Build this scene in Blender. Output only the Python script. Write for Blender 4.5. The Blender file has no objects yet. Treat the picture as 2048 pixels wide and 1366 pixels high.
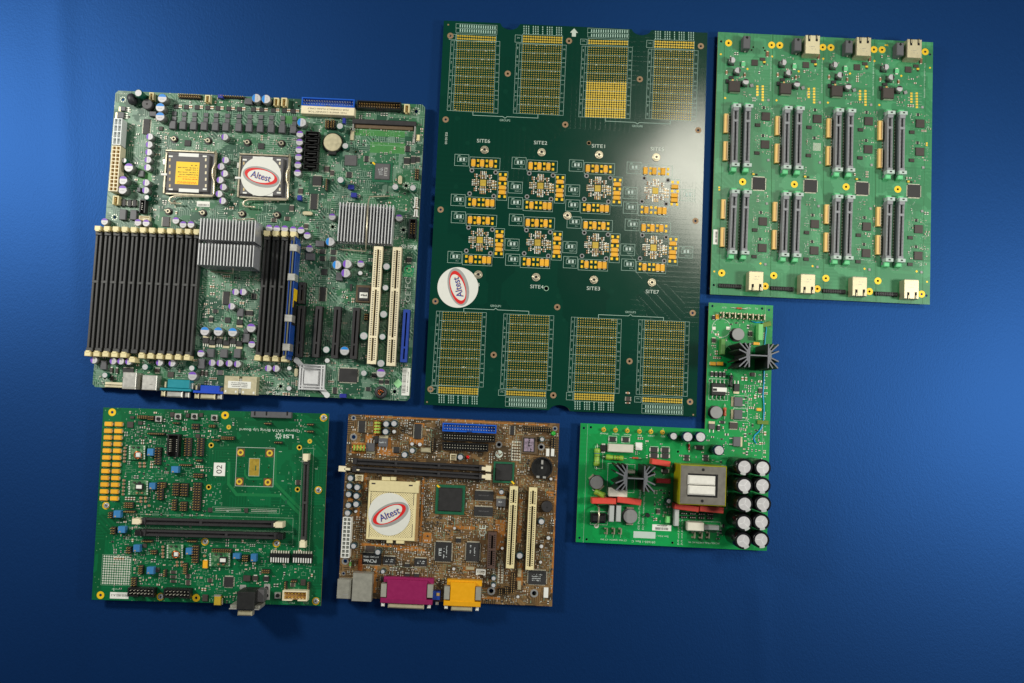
import bpy, math, random
from math import sin, cos, pi, radians, hypot, atan2
random.seed(7)
sc = bpy.context.scene
COL = sc.collection
S = 0.001                                   # the tables below are written in millimetres

# ------------------------------------------------------------------ camera
F_PX, CAM_Z = 1850.0, 962.0                 # focal length in pixels of the 2048 wide photograph; camera height in mm
TX, TY = radians(4.3), radians(-0.41)
cx_, sx_, cy_, sy_ = cos(TX), sin(TX), cos(TY), sin(TY)
RM = ((cy_, 0, sy_), (sx_*sy_, cx_, -sx_*cy_), (-cx_*sy_, sx_, cx_*cy_))
cam_d = bpy.data.cameras.new('camera')
cam = bpy.data.objects.new('camera', cam_d); COL.objects.link(cam)
cam_d.sensor_width = 36.0
cam_d.lens = F_PX/2048*36.0
cam_d.clip_start, cam_d.clip_end = 0.01, 50
from mathutils import Matrix
cam.matrix_world = Matrix(((RM[0][0], RM[0][1], RM[0][2], 0), (RM[1][0], RM[1][1], RM[1][2], 0),
                           (RM[2][0], RM[2][1], RM[2][2], CAM_Z*S), (0, 0, 0, 1)))
sc.camera = cam

# ------------------------------------------------------------------ light
w = bpy.data.worlds.new('World'); sc.world = w; w.use_nodes = True
w.node_tree.nodes['Background'].inputs[0].default_value = (0.80, 0.90, 1.0, 1)
w.node_tree.nodes['Background'].inputs[1].default_value = 0.11
def area(name, loc, target, size, power, col, size_y=None, spread=180):
    l = bpy.data.lights.new(name, 'AREA'); l.energy = power; l.color = col
    l.shape = 'RECTANGLE' if size_y else 'DISK'; l.size = size
    if size_y: l.size_y = size_y
    l.spread = radians(spread)
    o = bpy.data.objects.new(name, l); COL.objects.link(o)
    o.location = loc
    from mathutils import Vector
    o.rotation_euler = (Vector(target)-Vector(loc)).to_track_quat('-Z', 'Y').to_euler()
    return o
area('lamp_panel_left', (-0.98, 0.52, 0.82), (-0.30, 0.15, 0), 0.20, 11.4, (1.0, 0.98, 0.90))
area('lamp_panel_right', (1.00, 0.01, 0.85), (0.35, 0.04, 0), 0.20, 8.8, (1.0, 0.98, 0.90))
area('ceiling_panel', (0.68, 0.72, 2.0), (0.1, 0.1, 0), 0.46, 9.5, (1.0, 0.97, 0.82), 0.32)
sc.view_settings.view_transform = 'Standard'
sc.view_settings.look = 'None'
sc.view_settings.gamma = 1.0
sc.view_settings.use_curve_mapping = False
sc.view_settings.exposure = 0.0
sc.cycles.use_denoising = True
sc.cycles.max_bounces = 6

# ------------------------------------------------------------------ materials
def lin(c):
    return tuple((x/255/12.92 if x/255 <= 0.04045 else ((x/255+0.055)/1.055)**2.4) for x in c) + (1.0,)
MATS = {}
TABLE = {  # name: (sRGB), roughness, metallic, colour variation
 'silk': ((200, 212, 200), .6, 0, .05), 'silk_dim': ((140, 175, 150), .6, 0, .1), 'silk_b': ((165, 195, 180), .6, 0, .05),
 'chip': ((38, 37, 38), .55, 0, .15), 'chip_grey': ((88, 86, 88), .55, 0, .1), 'chip_brown': ((62, 54, 50), .55, 0, .1),
 'lead': ((222, 218, 200), .38, .25, .1), 'solder': ((228, 226, 214), .38, .25, .1), 'gold': ((236, 198, 66), .38, .3, .08),
 'gold_bright': ((248, 200, 30), .4, .2, .05), 'olive_gold': ((196, 166, 62), .4, .3, .15), 'brass': ((206, 168, 104), .38, .3, .1),
 'steel': ((205, 203, 196), .34, .65, .06), 'steel_warm': ((208, 198, 164), .4, .55, .06), 'steel_rough': ((172, 170, 158), .5, .5, .08),
 'alu': ((205, 206, 208), .38, .55, .06), 'alu_top': ((216, 216, 217), .5, .2, .06), 'cap_top': ((192, 190, 192), .5, .2, .08),
 'can_side': ((158, 160, 158), .36, .6, .06),
 'purple': ((120, 70, 190), .45, 0, .05), 'capblue': ((10, 130, 215), .45, 0, .05), 'sleeve_green': ((16, 98, 78), .3, 0, .1),
 'sleeve_teal': ((30, 66, 80), .28, 0, .1), 'sleeve_navy': ((12, 26, 62), .25, 0, .1), 'sleeve_black': ((14, 16, 17), .22, 0, .1),
 'black': ((17, 17, 18), .42, 0, .1), 'black_plastic': ((30, 30, 30), .5, 0, .12), 'slot_black': ((56, 56, 55), .5, 0, .12),
 'slot_dark': ((44, 42, 44), .5, 0, .1), 'void': ((5, 5, 6), .8, 0, 0), 'ivory': ((228, 214, 164), .45, 0, .05),
 'ivory_pale': ((236, 224, 190), .45, 0, .05), 'white': ((232, 232, 226), .5, 0, .03), 'white_nylon': ((226, 230, 230), .4, 0, .04),
 'label': ((234, 234, 226), .6, 0, .03), 'beige_pin': ((205, 180, 130), .5, 0, .05), 'tan': ((178, 140, 90), .55, 0, .08),
 'blue': ((10, 90, 200), .4, 0, .05), 'blue_deep': ((24, 60, 150), .45, 0, .1), 'blue_pot': ((56, 124, 180), .42, 0, .08), 'navy_jumper': ((40, 50, 150), .4, 0, .1),
 'vga': ((18, 70, 190), .4, 0, .05), 'teal': ((15, 140, 155), .4, 0, .05), 'magenta': ((142, 24, 84), .42, 0, .06), 'game': ((232, 165, 10), .4, 0, .05),
 'tant': ((238, 174, 34), .45, 0, .06), 'tant_dark': ((215, 148, 30), .45, 0, .06), 'mlcc': ((160, 118, 82), .5, 0, .15), 'mlcc2': ((120, 82, 58), .5, 0, .15),
 'copper': ((200, 110, 60), .3, .85, .1), 'core': ((165, 190, 80), .5, 0, .1), 'toroid': ((50, 50, 54), .5, 0, .1),
 'yellow': ((250, 205, 15), .5, 0, .03), 'tape': ((168, 162, 8), .35, 0, .06), 'tape_olive': ((96, 124, 12), .4, 0, .1),
 'orange_txt': ((225, 110, 10), .6, 0, 0), 'black_txt': ((25, 25, 28), .6, 0, 0), 'grey_txt': ((190, 195, 195), .6, 0, 0),
 'film_red': ((214, 72, 58), .4, 0, .06), 'film_dark': ((140, 10, 14), .25, 0, .1), 'film_green': ((120, 205, 120), .42, 0, .06), 'film_green2': ((90, 150, 70), .42, 0, .06),
 'film_grey': ((178, 182, 180), .45, 0, .05), 'ceramic': ((214, 210, 194), .6, 0, .05), 'res_green': ((140, 180, 60), .4, 0, .06), 'res_red': ((190, 90, 60), .4, 0, .1),
 'grey_slot': ((142, 144, 148), .45, 0, .05), 'grey_box': ((90, 90, 94), .5, 0, .08), 'mint': ((105, 205, 140), .45, 0, .05), 'amber_conn': ((234, 192, 112), .45, 0, .05),
 'coil_grey': ((140, 140, 140), .5, .2, .06), 'hs_black': ((24, 25, 27), .5, 0, .1), 'hs_cut': ((110, 112, 118), .45, .4, .06), 'lam': ((118, 114, 106), .45, .4, .1),
 'brown_slot': ((84, 62, 54), .5, 0, .08), 'plcc': ((96, 78, 56), .55, 0, .12), 'brown_pad': ((110, 72, 46), .5, 0, .1), 'tan_ring': ((150, 122, 92), .45, .2, .08),
 'red_led': ((220, 20, 24), .3, 0, 0), 'green_led': ((50, 170, 60), .3, 0, 0), 'wire_blue': ((0, 160, 215), .35, 0, 0),
 'pcb_sub': ((20, 92, 62), .4, 0, .06), 'pcb_edge': ((150, 140, 80), .6, 0, .1), 'module_blue': ((22, 70, 150), .35, 0, .08), 'module_edge': ((100, 98, 62), .5, 0, .1),
 'pour_orange': ((172, 110, 42), .45, .0, .15), 'pour_green': ((64, 128, 66), .42, 0, .06), 'band_green': ((10, 116, 62), .4, 0, .03), 'pale_green': ((150, 210, 150), .6, 0, .05),
 'logo_red': ((214, 24, 22), .5, 0, 0), 'logo_grey': ((158, 158, 155), .5, 0, .05), 'logo_blue': ((30, 62, 150), .5, 0, 0), 'sticker': ((224, 224, 216), .5, 0, .02),
 'crease': ((30, 100, 50), .6, 0, 0), 'eco_green': ((20, 150, 95), .6, 0, 0), 'holo': ((190, 170, 190), .3, .4, .3), 'foot': ((40, 40, 40), .7, 0, 0), 'screw': ((222, 222, 222), .3, .65, .05),
 'white_wrap': ((232, 229, 220), .22, 0, .06), 'paper_dim': ((188, 205, 196), .6, 0, .03), 'nickel': ((208, 198, 172), .3, .65, .08),
}
def M(name):
    if name in MATS: return MATS[name]
    c, ro, me, var = TABLE[name]
    m = bpy.data.materials.new(name); m.use_nodes = True
    nt = m.node_tree; b = nt.nodes['Principled BSDF']
    b.inputs['Roughness'].default_value = ro; b.inputs['Metallic'].default_value = me
    L = lin(c)
    if var > 0:
        tc = nt.nodes.new('ShaderNodeTexCoord'); n = nt.nodes.new('ShaderNodeTexNoise')
        oi = nt.nodes.new('ShaderNodeObjectInfo')
        n.inputs['Scale'].default_value = 260; n.inputs['Detail'].default_value = 4
        nt.links.new(tc.outputs['Object'], n.inputs['Vector'])
        ad = nt.nodes.new('ShaderNodeMath'); ad.operation = 'MULTIPLY_ADD'
        nt.links.new(oi.outputs['Random'], ad.inputs[0]); ad.inputs[1].default_value = .5
        nt.links.new(n.outputs['Fac'], ad.inputs[2])
        mr = nt.nodes.new('ShaderNodeMapRange')
        mr.inputs['From Min'].default_value = .3; mr.inputs['From Max'].default_value = 1.2
        nt.links.new(ad.outputs[0], mr.inputs['Value'])
        mx = nt.nodes.new('ShaderNodeMix'); mx.data_type = 'RGBA'
        k = 2.2*var
        mx.inputs['A'].default_value = tuple(x*(1-k) for x in L[:3])+(1,)
        mx.inputs['B'].default_value = tuple(min(1, x*(1+k)) for x in L[:3])+(1,)
        nt.links.new(mr.outputs['Result'], mx.inputs['Factor'])
        nt.links.new(mx.outputs['Result'], b.inputs['Base Color'])
        mr2 = nt.nodes.new('ShaderNodeMapRange')
        mr2.inputs['To Min'].default_value = max(.05, ro-.08); mr2.inputs['To Max'].default_value = min(1, ro+.1)
        nt.links.new(n.outputs['Fac'], mr2.inputs['Value']); nt.links.new(mr2.outputs['Result'], b.inputs['Roughness'])
    else:
        b.inputs['Base Color'].default_value = L
    MATS[name] = m
    return m
def pcb_mat(name, dark, mid, light, via, rough, pour=40, trace=110, trace_amt=.55, via_amt=.6, via_scale=260, coat=0.0):
    m = bpy.data.materials.new(name); m.use_nodes = True
    nt = m.node_tree; N = nt.nodes; K = nt.links; b = N['Principled BSDF']
    tc = N.new('ShaderNodeTexCoord'); ob = tc.outputs['Object']
    def math_(op, a, c=None, v=None):
        n = N.new('ShaderNodeMath'); n.operation = op
        K.new(a, n.inputs[0])
        if c is not None: K.new(c, n.inputs[1])
        elif v is not None: n.inputs[1].default_value = v
        return n.outputs[0]
    def mix(f, A, B):
        n = N.new('ShaderNodeMix'); n.data_type = 'RGBA'
        if isinstance(f, float): n.inputs['Factor'].default_value = f
        else: K.new(f, n.inputs['Factor'])
        for s_, x in (('A', A), ('B', B)):
            if isinstance(x, tuple): n.inputs[s_].default_value = x
            else: K.new(x, n.inputs[s_])
        return n.outputs['Result']
    def vor(scale, feat='F1', dist='CHEBYCHEV'):
        n = N.new('ShaderNodeTexVoronoi'); n.feature = feat; n.distance = dist
        n.inputs['Scale'].default_value = scale; K.new(ob, n.inputs['Vector']); return n
    def sep(c):
        n = N.new('ShaderNodeSeparateColor'); K.new(c, n.inputs[0]); return n.outputs
    v1 = sep(vor(pour).outputs['Color']); v2 = sep(vor(pour*2.3).outputs['Color'])
    base = mix(math_('GREATER_THAN', v1[0], v=.55), lin(dark), lin(mid))
    base = mix(math_('MULTIPLY', math_('GREATER_THAN', v2[1], v=.78), v=.6), base, lin(light))
    bands = []
    for d in ('X', 'Y', 'DIAGONAL'):
        wv = N.new('ShaderNodeTexWave'); wv.bands_direction = d; wv.inputs['Scale'].default_value = trace
        wv.inputs['Distortion'].default_value = .0
        K.new(ob, wv.inputs['Vector']); bands.append(wv.outputs['Fac'])
    sel = math_('GREATER_THAN', v2[2], v=.5)
    mm = N.new('ShaderNodeMix'); mm.data_type = 'FLOAT'; K.new(sel, mm.inputs['Factor']); K.new(bands[0], mm.inputs['A']); K.new(bands[1], mm.inputs['B'])
    m2 = N.new('ShaderNodeMix'); m2.data_type = 'FLOAT'; K.new(math_('GREATER_THAN', v2[0], v=.8), m2.inputs['Factor'])
    K.new(mm.outputs['Result'], m2.inputs['A']); K.new(bands[2], m2.inputs['B'])
    tr = math_('GREATER_THAN', m2.outputs['Result'], v=.62)
    tr = math_('MULTIPLY', tr, math_('GREATER_THAN', v1[1], v=.35))
    trm = math_('MULTIPLY', tr, v=trace_amt)
    col = mix(trm, base, lin(light))
    vv = vor(via_scale, dist='EUCLIDEAN')
    vs = sep(vv.outputs['Color'])
    vm = math_('MULTIPLY', math_('LESS_THAN', vv.outputs['Distance'], v=.16), math_('GREATER_THAN', vs[0], v=.45))
    col = mix(math_('MULTIPLY', vm, v=via_amt), col, lin(via))
    nz = N.new('ShaderNodeTexNoise'); nz.inputs['Scale'].default_value = 14; nz.inputs['Detail'].default_value = 6; K.new(ob, nz.inputs['Vector'])
    mrg = N.new('ShaderNodeMapRange'); K.new(nz.outputs['Fac'], mrg.inputs['Value'])
    mrg.inputs['To Min'].default_value = rough-.05; mrg.inputs['To Max'].default_value = rough+.07
    K.new(mrg.outputs['Result'], b.inputs['Roughness'])
    K.new(col, b.inputs['Base Color'])
    bp = N.new('ShaderNodeBump'); bp.inputs['Strength'].default_value = .12; bp.inputs['Distance'].default_value = .00006
    K.new(tr, bp.inputs['Height']); K.new(bp.outputs['Normal'], b.inputs['Normal'])
    b.inputs['Coat Weight'].default_value = coat; b.inputs['Coat Roughness'].default_value = .12
    MATS[name] = m
    return m
pcb_mat('pcb_server', (30, 78, 56), (48, 104, 70), (122, 152, 132), (206, 210, 192), .38, 55, 150, .7, .85)
pcb_mat('pcb_test', (0, 52, 38), (0, 54, 40), (2, 60, 44), (16, 72, 54), .135, 8, 60, .2, .25, 60)
pcb_mat('pcb_array', (40, 126, 78), (48, 134, 84), (70, 154, 104), (120, 180, 130), .38, 30, 90, .25, .25)
pcb_mat('pcb_dev', (0, 84, 46), (0, 94, 52), (6, 108, 62), (150, 190, 150), .30, 30, 110, .35, .35)
pcb_mat('pcb_desktop', (74, 58, 36), (96, 70, 40), (140, 110, 70), (205, 195, 165), .36, 60, 150, .65, .85, 300)
pcb_mat('pcb_power', (0, 140, 66), (0, 148, 70), (4, 158, 80), (120, 210, 150), .30, 22, 70, .2, .2)
pcb_mat('pcb_module', (26, 98, 56), (40, 112, 66), (120, 160, 120), (220, 220, 190), .4, 150, 260, .5, .6, 500)

# ------------------------------------------------------------------ mesh builder (millimetres)
class MB:
    def __init__(self, jit=0): self.v = []; self.f = []; self.m = []; self.s = []; self.jit = jit
    def face(self, pts, m=0, s=False):
        n = len(self.v); self.v += pts; self.f.append(tuple(range(n, n+len(pts)))); self.m.append(m); self.s.append(s)
    def prism(self, pts, z0, z1, m=0, mt=None, c=0.0, smooth=False, bottom=True):
        if sum(pts[i][0]*pts[(i+1) % len(pts)][1]-pts[(i+1) % len(pts)][0]*pts[i][1] for i in range(len(pts))) < 0: pts = pts[::-1]
        k = len(pts); n = len(self.v); mt = m if mt is None else mt
        rings = [(pts, z0), (pts, z1-c)]
        if c > 0:
            gx = sum(p[0] for p in pts)/k; gy = sum(p[1] for p in pts)/k
            q = []
            for i in range(k):
                a, p, b = pts[i-1], pts[i], pts[(i+1) % k]
                d1 = hypot(p[0]-a[0], p[1]-a[1]) or 1; d2 = hypot(b[0]-p[0], b[1]-p[1]) or 1
                n1 = ((a[1]-p[1])/d1, (p[0]-a[0])/d1); n2 = ((p[1]-b[1])/d2, (b[0]-p[0])/d2)
                sx, sy = n1[0]+n2[0], n1[1]+n2[1]; dn = 1+n1[0]*n2[0]+n1[1]*n2[1]
                q.append((p[0]+c*sx/max(dn, .3), p[1]+c*sy/max(dn, .3)))
            rings.append((q, z1))
        for r, z in rings: self.v += [(x, y, z) for x, y in r]
        for j in range(len(rings)-1):
            for i in range(k):
                a = n+j*k+i; b = n+j*k+(i+1) % k
                self.f.append((a, b, b+k, a+k)); self.m.append(m); self.s.append(smooth)
        t = n+(len(rings)-1)*k
        self.f.append(tuple(range(t, t+k))); self.m.append(mt); self.s.append(False)
        if bottom: self.f.append(tuple(range(n+k-1, n-1, -1))); self.m.append(m); self.s.append(False)
    def box(self, x, y, w, d, z0, z1, m=0, rot=0, c=0.0, mt=None):
        p = [(-w/2, -d/2), (w/2, -d/2), (w/2, d/2), (-w/2, d/2)]
        if rot:
            a, b = cos(rot), sin(rot); p = [(u*a-q*b, u*b+q*a) for u, q in p]
        self.prism([(x+u, y+q) for u, q in p], z0, z1, m, mt, c)
    def cyl(self, x, y, r, z0, z1, m=0, mt=None, n=20, c=0.0, a0=0):
        self.prism([(x+r*cos(a0+2*pi*i/n), y+r*sin(a0+2*pi*i/n)) for i in range(n)], z0, z1, m, mt, c, True)
    def ring(self, x, y, r0, r1, z, m=0, n=20):
        for i in range(n):
            a, b = 2*pi*i/n, 2*pi*(i+1)/n
            self.face([(x+r0*cos(a), y+r0*sin(a), z), (x+r1*cos(a), y+r1*sin(a), z), (x+r1*cos(b), y+r1*sin(b), z), (x+r0*cos(b), y+r0*sin(b), z)], m)
    def disc(self, x, y, r, z, m=0, n=8):
        self.face([(x+r*cos(2*pi*i/n), y+r*sin(2*pi*i/n), z) for i in range(n)], m)
    def ell(self, x, y, a, b, th, z, m=0, n=48):
        self.face([(x+a*cos(t)*cos(th)-b*sin(t)*sin(th), y+a*cos(t)*sin(th)+b*sin(t)*cos(th), z) for t in [2*pi*i/n for i in range(n)]], m)
    def quad(self, x, y, w, d, z, m=0, rot=0):
        a, b = cos(rot), sin(rot)
        if self.jit: z += random.random()*self.jit
        self.face([(x+u*a-q*b, y+u*b+q*a, z) for u, q in ((-w/2, -d/2), (w/2, -d/2), (w/2, d/2), (-w/2, d/2))], m)
    def seg(self, p, q, w, z, m=0):
        self.quad((p[0]+q[0])/2, (p[1]+q[1])/2, hypot(q[0]-p[0], q[1]-p[1])+w*.6, w, z, m, atan2(q[1]-p[1], q[0]-p[0]))
    def frame(self, x, y, w, d, t, z, m=0):
        for dx, dy, ww, dd in ((0, d/2, w+t, t), (0, -d/2, w+t, t), (-w/2, 0, t, d-t), (w/2, 0, t, d-t)): self.quad(x+dx, y+dy, ww, dd, z, m)
    def tube(self, pts, r, m=0, n=8):
        from mathutils import Vector
        P = [Vector(p) for p in pts]; base = len(self.v); k = len(P)
        for i, p in enumerate(P):
            t = (P[min(i+1, k-1)]-P[max(i-1, 0)]).normalized()
            u = t.cross(Vector((0, 0, 1)))
            if u.length < .05: u = t.cross(Vector((1, 0, 0)))
            u.normalize(); v = t.cross(u)
            for j in range(n):
                a = 2*pi*j/n; q = p+u*(r*cos(a))+v*(r*sin(a)); self.v.append(tuple(q))
        for i in range(k-1):
            for j in range(n):
                a = base+i*n+j; b = base+i*n+(j+1) % n
                self.f.append((a, a+n, b+n, b)); self.m.append(m); self.s.append(True)
        self.f.append(tuple(base+j for j in range(n))); self.m.append(m); self.s.append(False)
        self.f.append(tuple(base+(k-1)*n+n-1-j for j in range(n))); self.m.append(m); self.s.append(False)
    def torus(self, x, y, z, R, r, m=0, n=20, k=8, axis='z', sz=1.0):
        b = len(self.v)
        for i in range(n):
            a = 2*pi*i/n
            for j in range(k):
                t = 2*pi*j/k; q = R+r*cos(t)
                p = (q*cos(a), q*sin(a), r*sz*sin(t))
                if axis == 'x': p = (p[2], p[0], p[1])
                if axis == 'y': p = (p[0], p[2], p[1])
                self.v.append((x+p[0], y+p[1], z+p[2]))
        for i in range(n):
            for j in range(k):
                q = [b+i*k+j, b+((i+1) % n)*k+j, b+((i+1) % n)*k+(j+1) % k, b+i*k+(j+1) % k]
                self.f.append(tuple(q if axis != 'y' else q[::-1])); self.m.append(m); self.s.append(True)
    def mesh(self, name, mats):
        me = bpy.data.meshes.new(name)
        me.from_pydata([(a*S, b*S, c*S) for a, b, c in self.v], [], self.f)
        for x in mats: me.materials.append(M(x))
        me.polygons.foreach_set('material_index', self.m)
        me.polygons.foreach_set('use_smooth', self.s)
        me.update()
        return me
MESH = {}
def cached(key, fn, name, mats):
    if key not in MESH:
        mb = MB(); fn(mb); MESH[key] = mb.mesh(name, mats)
    return MESH[key]

def pix(px, py, z):
    d = ((px-1024)/F_PX, -(py-683)/F_PX, -1.0)
    x = sum(RM[0][i]*d[i] for i in range(3)); y = sum(RM[1][i]*d[i] for i in range(3)); q = sum(RM[2][i]*d[i] for i in range(3))
    t = (CAM_Z-z)/(-q)
    return x*t, y*t

class Board:
    """A circuit board: an Empty at the middle of its top face, parts are children placed in board millimetres."""
    def __init__(self, name, label, cat, quad, zt, pcb, thick=1.7, outline=None, theta=None):
        self.zt, self.thick, self.pcb = zt, thick, pcb
        P = [pix(x, y, zt) for x, y in quad]
        e = [(P[(i+1) % 4][0]-P[i][0], P[(i+1) % 4][1]-P[i][1]) for i in range(4)]
        a = [atan2(e[0][1], e[0][0]), atan2(e[1][1], e[1][0])+pi/2, atan2(-e[2][1], -e[2][0]), atan2(e[3][1], e[3][0])-pi/2]
        self.th = sum(a)/4 if theta is None else theta
        self.o = (sum(p[0] for p in P)/4, sum(p[1] for p in P)/4)
        self.w = (hypot(*e[0])+hypot(*e[2]))/2; self.h = (hypot(*e[1])+hypot(*e[3]))/2
        r = bpy.data.objects.new(name, None); COL.objects.link(r)
        r.empty_display_size = .02
        r.location = (self.o[0]*S, self.o[1]*S, zt*S); r.rotation_euler = (0, 0, self.th)
        r['label'] = label; r['category'] = cat
        self.root = r; self.at = {}
        self.holes = []
        self.occ = set(); self.smd = {}
        self.silk = MB(.025); self.silk_m = []
    def L(self, px, py, h=0):
        x, y = pix(px, py, self.zt+h); x -= self.o[0]; y -= self.o[1]
        c, s = cos(-self.th), sin(-self.th)
        return x*c-y*s, x*s+y*c
    def k(self, px, py, h=0):
        a = self.L(px-1, py, h); b = self.L(px+1, py, h); return hypot(b[0]-a[0], b[1]-a[1])/2
    def mark(self, x, y, w, d, g=.3):
        for i in range(int((x-w/2-g)*2)-1, int((x+w/2+g)*2)+1):
            for j in range(int((y-d/2-g)*2)-1, int((y+d/2+g)*2)+1): self.occ.add((i, j))
    def free(self, x, y, w, d):
        for i in range(int((x-w/2)*2)-1, int((x+w/2)*2)+1):
            for j in range(int((y-d/2)*2)-1, int((y+d/2)*2)+1):
                if (i, j) in self.occ: return False
        return True
    def put(self, name, me, x, y, z=0, rot=0, parent=None, label=None, kind=None):
        o = bpy.data.objects.new(name, me); COL.objects.link(o)
        if parent is None:
            o.parent = self.root; o.location = (x*S, y*S, z*S); o.rotation_euler = (0, 0, rot)
        else:
            X, Y, Z, R = self.at[parent.name]
            dx, dy = x-X, y-Y; c, s = cos(-R), sin(-R)
            o.parent = parent; o.location = ((dx*c-dy*s)*S, (dx*s+dy*c)*S, (z-Z)*S); o.rotation_euler = (0, 0, rot-R)
        self.at[o.name] = (x, y, z, rot)
        if label: o['label'] = label
        if kind: o['kind'] = kind
        return o
    def hole(self, px, py, r_px):
        x, y = self.L(px, py); self.holes.append((x, y, r_px*self.k(px, py))); return x, y
    def finish(self, outline):
        """cut the board itself (outline and round holes), then add the small parts and the printed marks"""
        cu = bpy.data.curves.new('pcb', 'CURVE'); cu.dimensions = '2D'; cu.fill_mode = 'BOTH'
        cu.extrude = self.thick/2*S
        def spl(pts):
            s_ = cu.splines.new('POLY'); s_.points.add(len(pts)-1)
            for i, p in enumerate(pts): s_.points[i].co = (p[0]*S, p[1]*S, 0, 1)
            s_.use_cyclic_u = True
        spl(outline)
        for x, y, r in self.holes: spl([(x+r*cos(2*pi*i/14), y+r*sin(2*pi*i/14)) for i in range(14)])
        t = bpy.data.objects.new('tmp', cu); me = bpy.data.meshes.new_from_object(t)
        bpy.data.objects.remove(t); bpy.data.curves.remove(cu)
        me.materials.clear(); me.materials.append(M(self.pcb)); me.materials.append(M('pcb_edge'))
        for p in me.polygons: p.material_index = 1 if abs(p.normal.z) < .5 else 0; p.use_smooth = False
        me.name = 'pcb'
        self.put('pcb', me, 0, 0, -self.thick/2)
        xs = [p[0] for p in outline]; ys = [p[1] for p in outline]
        ft = cached(('foot', self.zt), lambda mb: mb.cyl(0, 0, 3, -self.zt+.1, -self.thick, n=12), 'standoff', ['foot'])
        for fx, fy in self.feet: self.put('standoff', ft, fx, fy)
        for (nm, mats), mb in self.smd.items():
            self.put(nm, mb.mesh(nm, mats), 0, 0, kind='stuff')
        if self.silk.f: self.put('printed_marks', self.silk.mesh('printed_marks', self.silk_m), 0, 0, kind='stuff')
    def sm(self, m):
        if m not in self.silk_m: self.silk_m.append(m)
        return self.silk_m.index(m)
    def stuff(self, nm, mats):
        k = (nm, tuple(mats))
        if k not in self.smd: self.smd[k] = MB()
        return self.smd[k]
# ------------------------------------------------------------------ components; pixel sizes are sizes in the photograph
def R1(x): return round(x, 1)
def box(b, name, px, py, w, h, hgt, mat, rot=0, c=.25, z0=0, parent=None, mt=None, label=None, mark=True):
    """a block whose top face is centred on pixel (px,py)"""
    k = b.k(px, py, hgt); x, y = b.L(px, py, hgt); W, D = R1(w*k), R1(h*k)
    me = cached(('box', name, W, D, hgt, z0, mat, c, mt), lambda mb: mb.box(0, 0, W, D, z0, hgt, 0, 0, min(c, W/4, D/4), 1 if mt else None), name, [mat]+([mt] if mt else []))
    if mark and parent is None: b.mark(x, y, max(W, D) if rot else W, max(W, D) if rot else D)
    return b.put(name, me, x, y, 0, radians(rot), parent, label)
def chip(b, px, py, w, h, sides='', hgt=1.3, mat='chip', n=None, ll=1.1, name='chip', lead='lead', rot=0):
    k = b.k(px, py, hgt); x, y = b.L(px, py, hgt); W, D = R1(w*k), R1(h*k)
    me = cached(('chip', W, D, hgt, mat), lambda mb: mb.box(0, 0, W, D, .15, hgt, 0, 0, min(.22, W/5)), name, [mat])
    o = b.put(name, me, x, y, 0, radians(rot))
    gx = ll if ('l' in sides or 'a' in sides) else 0; gy = ll if ('t' in sides or 'a' in sides) else 0
    b.mark(x, y, W+2*gx, D+2*gy)
    if sides:
        def leads(mb):
            def row(n_, length, horiz, sgn):
                for i in range(n_):
                    t = (i+.5)/n_*length-length/2; wd = min(.55, length/n_*.55)
                    if horiz: mb.box(t, sgn*(D/2+ll/2), wd, ll, 0, .35); mb.box(t, sgn*(D/2+.12), wd, .25, .3, hgt*.6)
                    else: mb.box(sgn*(W/2+ll/2), t, ll, wd, 0, .35); mb.box(sgn*(W/2+.12), t, .25, wd, .3, hgt*.6)
            nx = n or max(3, int(W/1.05)); ny = n or max(3, int(D/1.05))
            if 't' in sides or 'a' in sides: row(nx, W*.92, True, 1); row(nx, W*.92, True, -1)
            if 'l' in sides or 'a' in sides: row(ny, D*.92, False, 1); row(ny, D*.92, False, -1)
        b.put('leads', cached(('leads', W, D, hgt, sides, n, ll, lead), leads, 'leads', [lead]), x, y, 0, radians(rot), o)
    return o
CAPS = {  # sleeve, rim, top, stripe, ratio of bare metal top, stripe chord
 'pp': ('can_side', 'alu', 'cap_top', 'purple', 0, .38), 'pb': ('can_side', 'alu', 'cap_top', 'capblue', 0, .3),
 'gr': ('sleeve_green', 'sleeve_green', 'cap_top', None, .84, 0), 'te': ('sleeve_teal', 'sleeve_teal', 'cap_top', None, .76, 0),
 'nv': ('sleeve_navy', 'sleeve_navy', 'cap_top', None, .84, 0), 'bk': ('sleeve_black', 'sleeve_black', 'cap_top', 'film_grey', .74, 0),
 'sm': ('can_side', 'alu', 'cap_top', 'black', 0, .4), 'si': ('can_side', 'alu', 'alu_top', None, 0, 0)}
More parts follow.
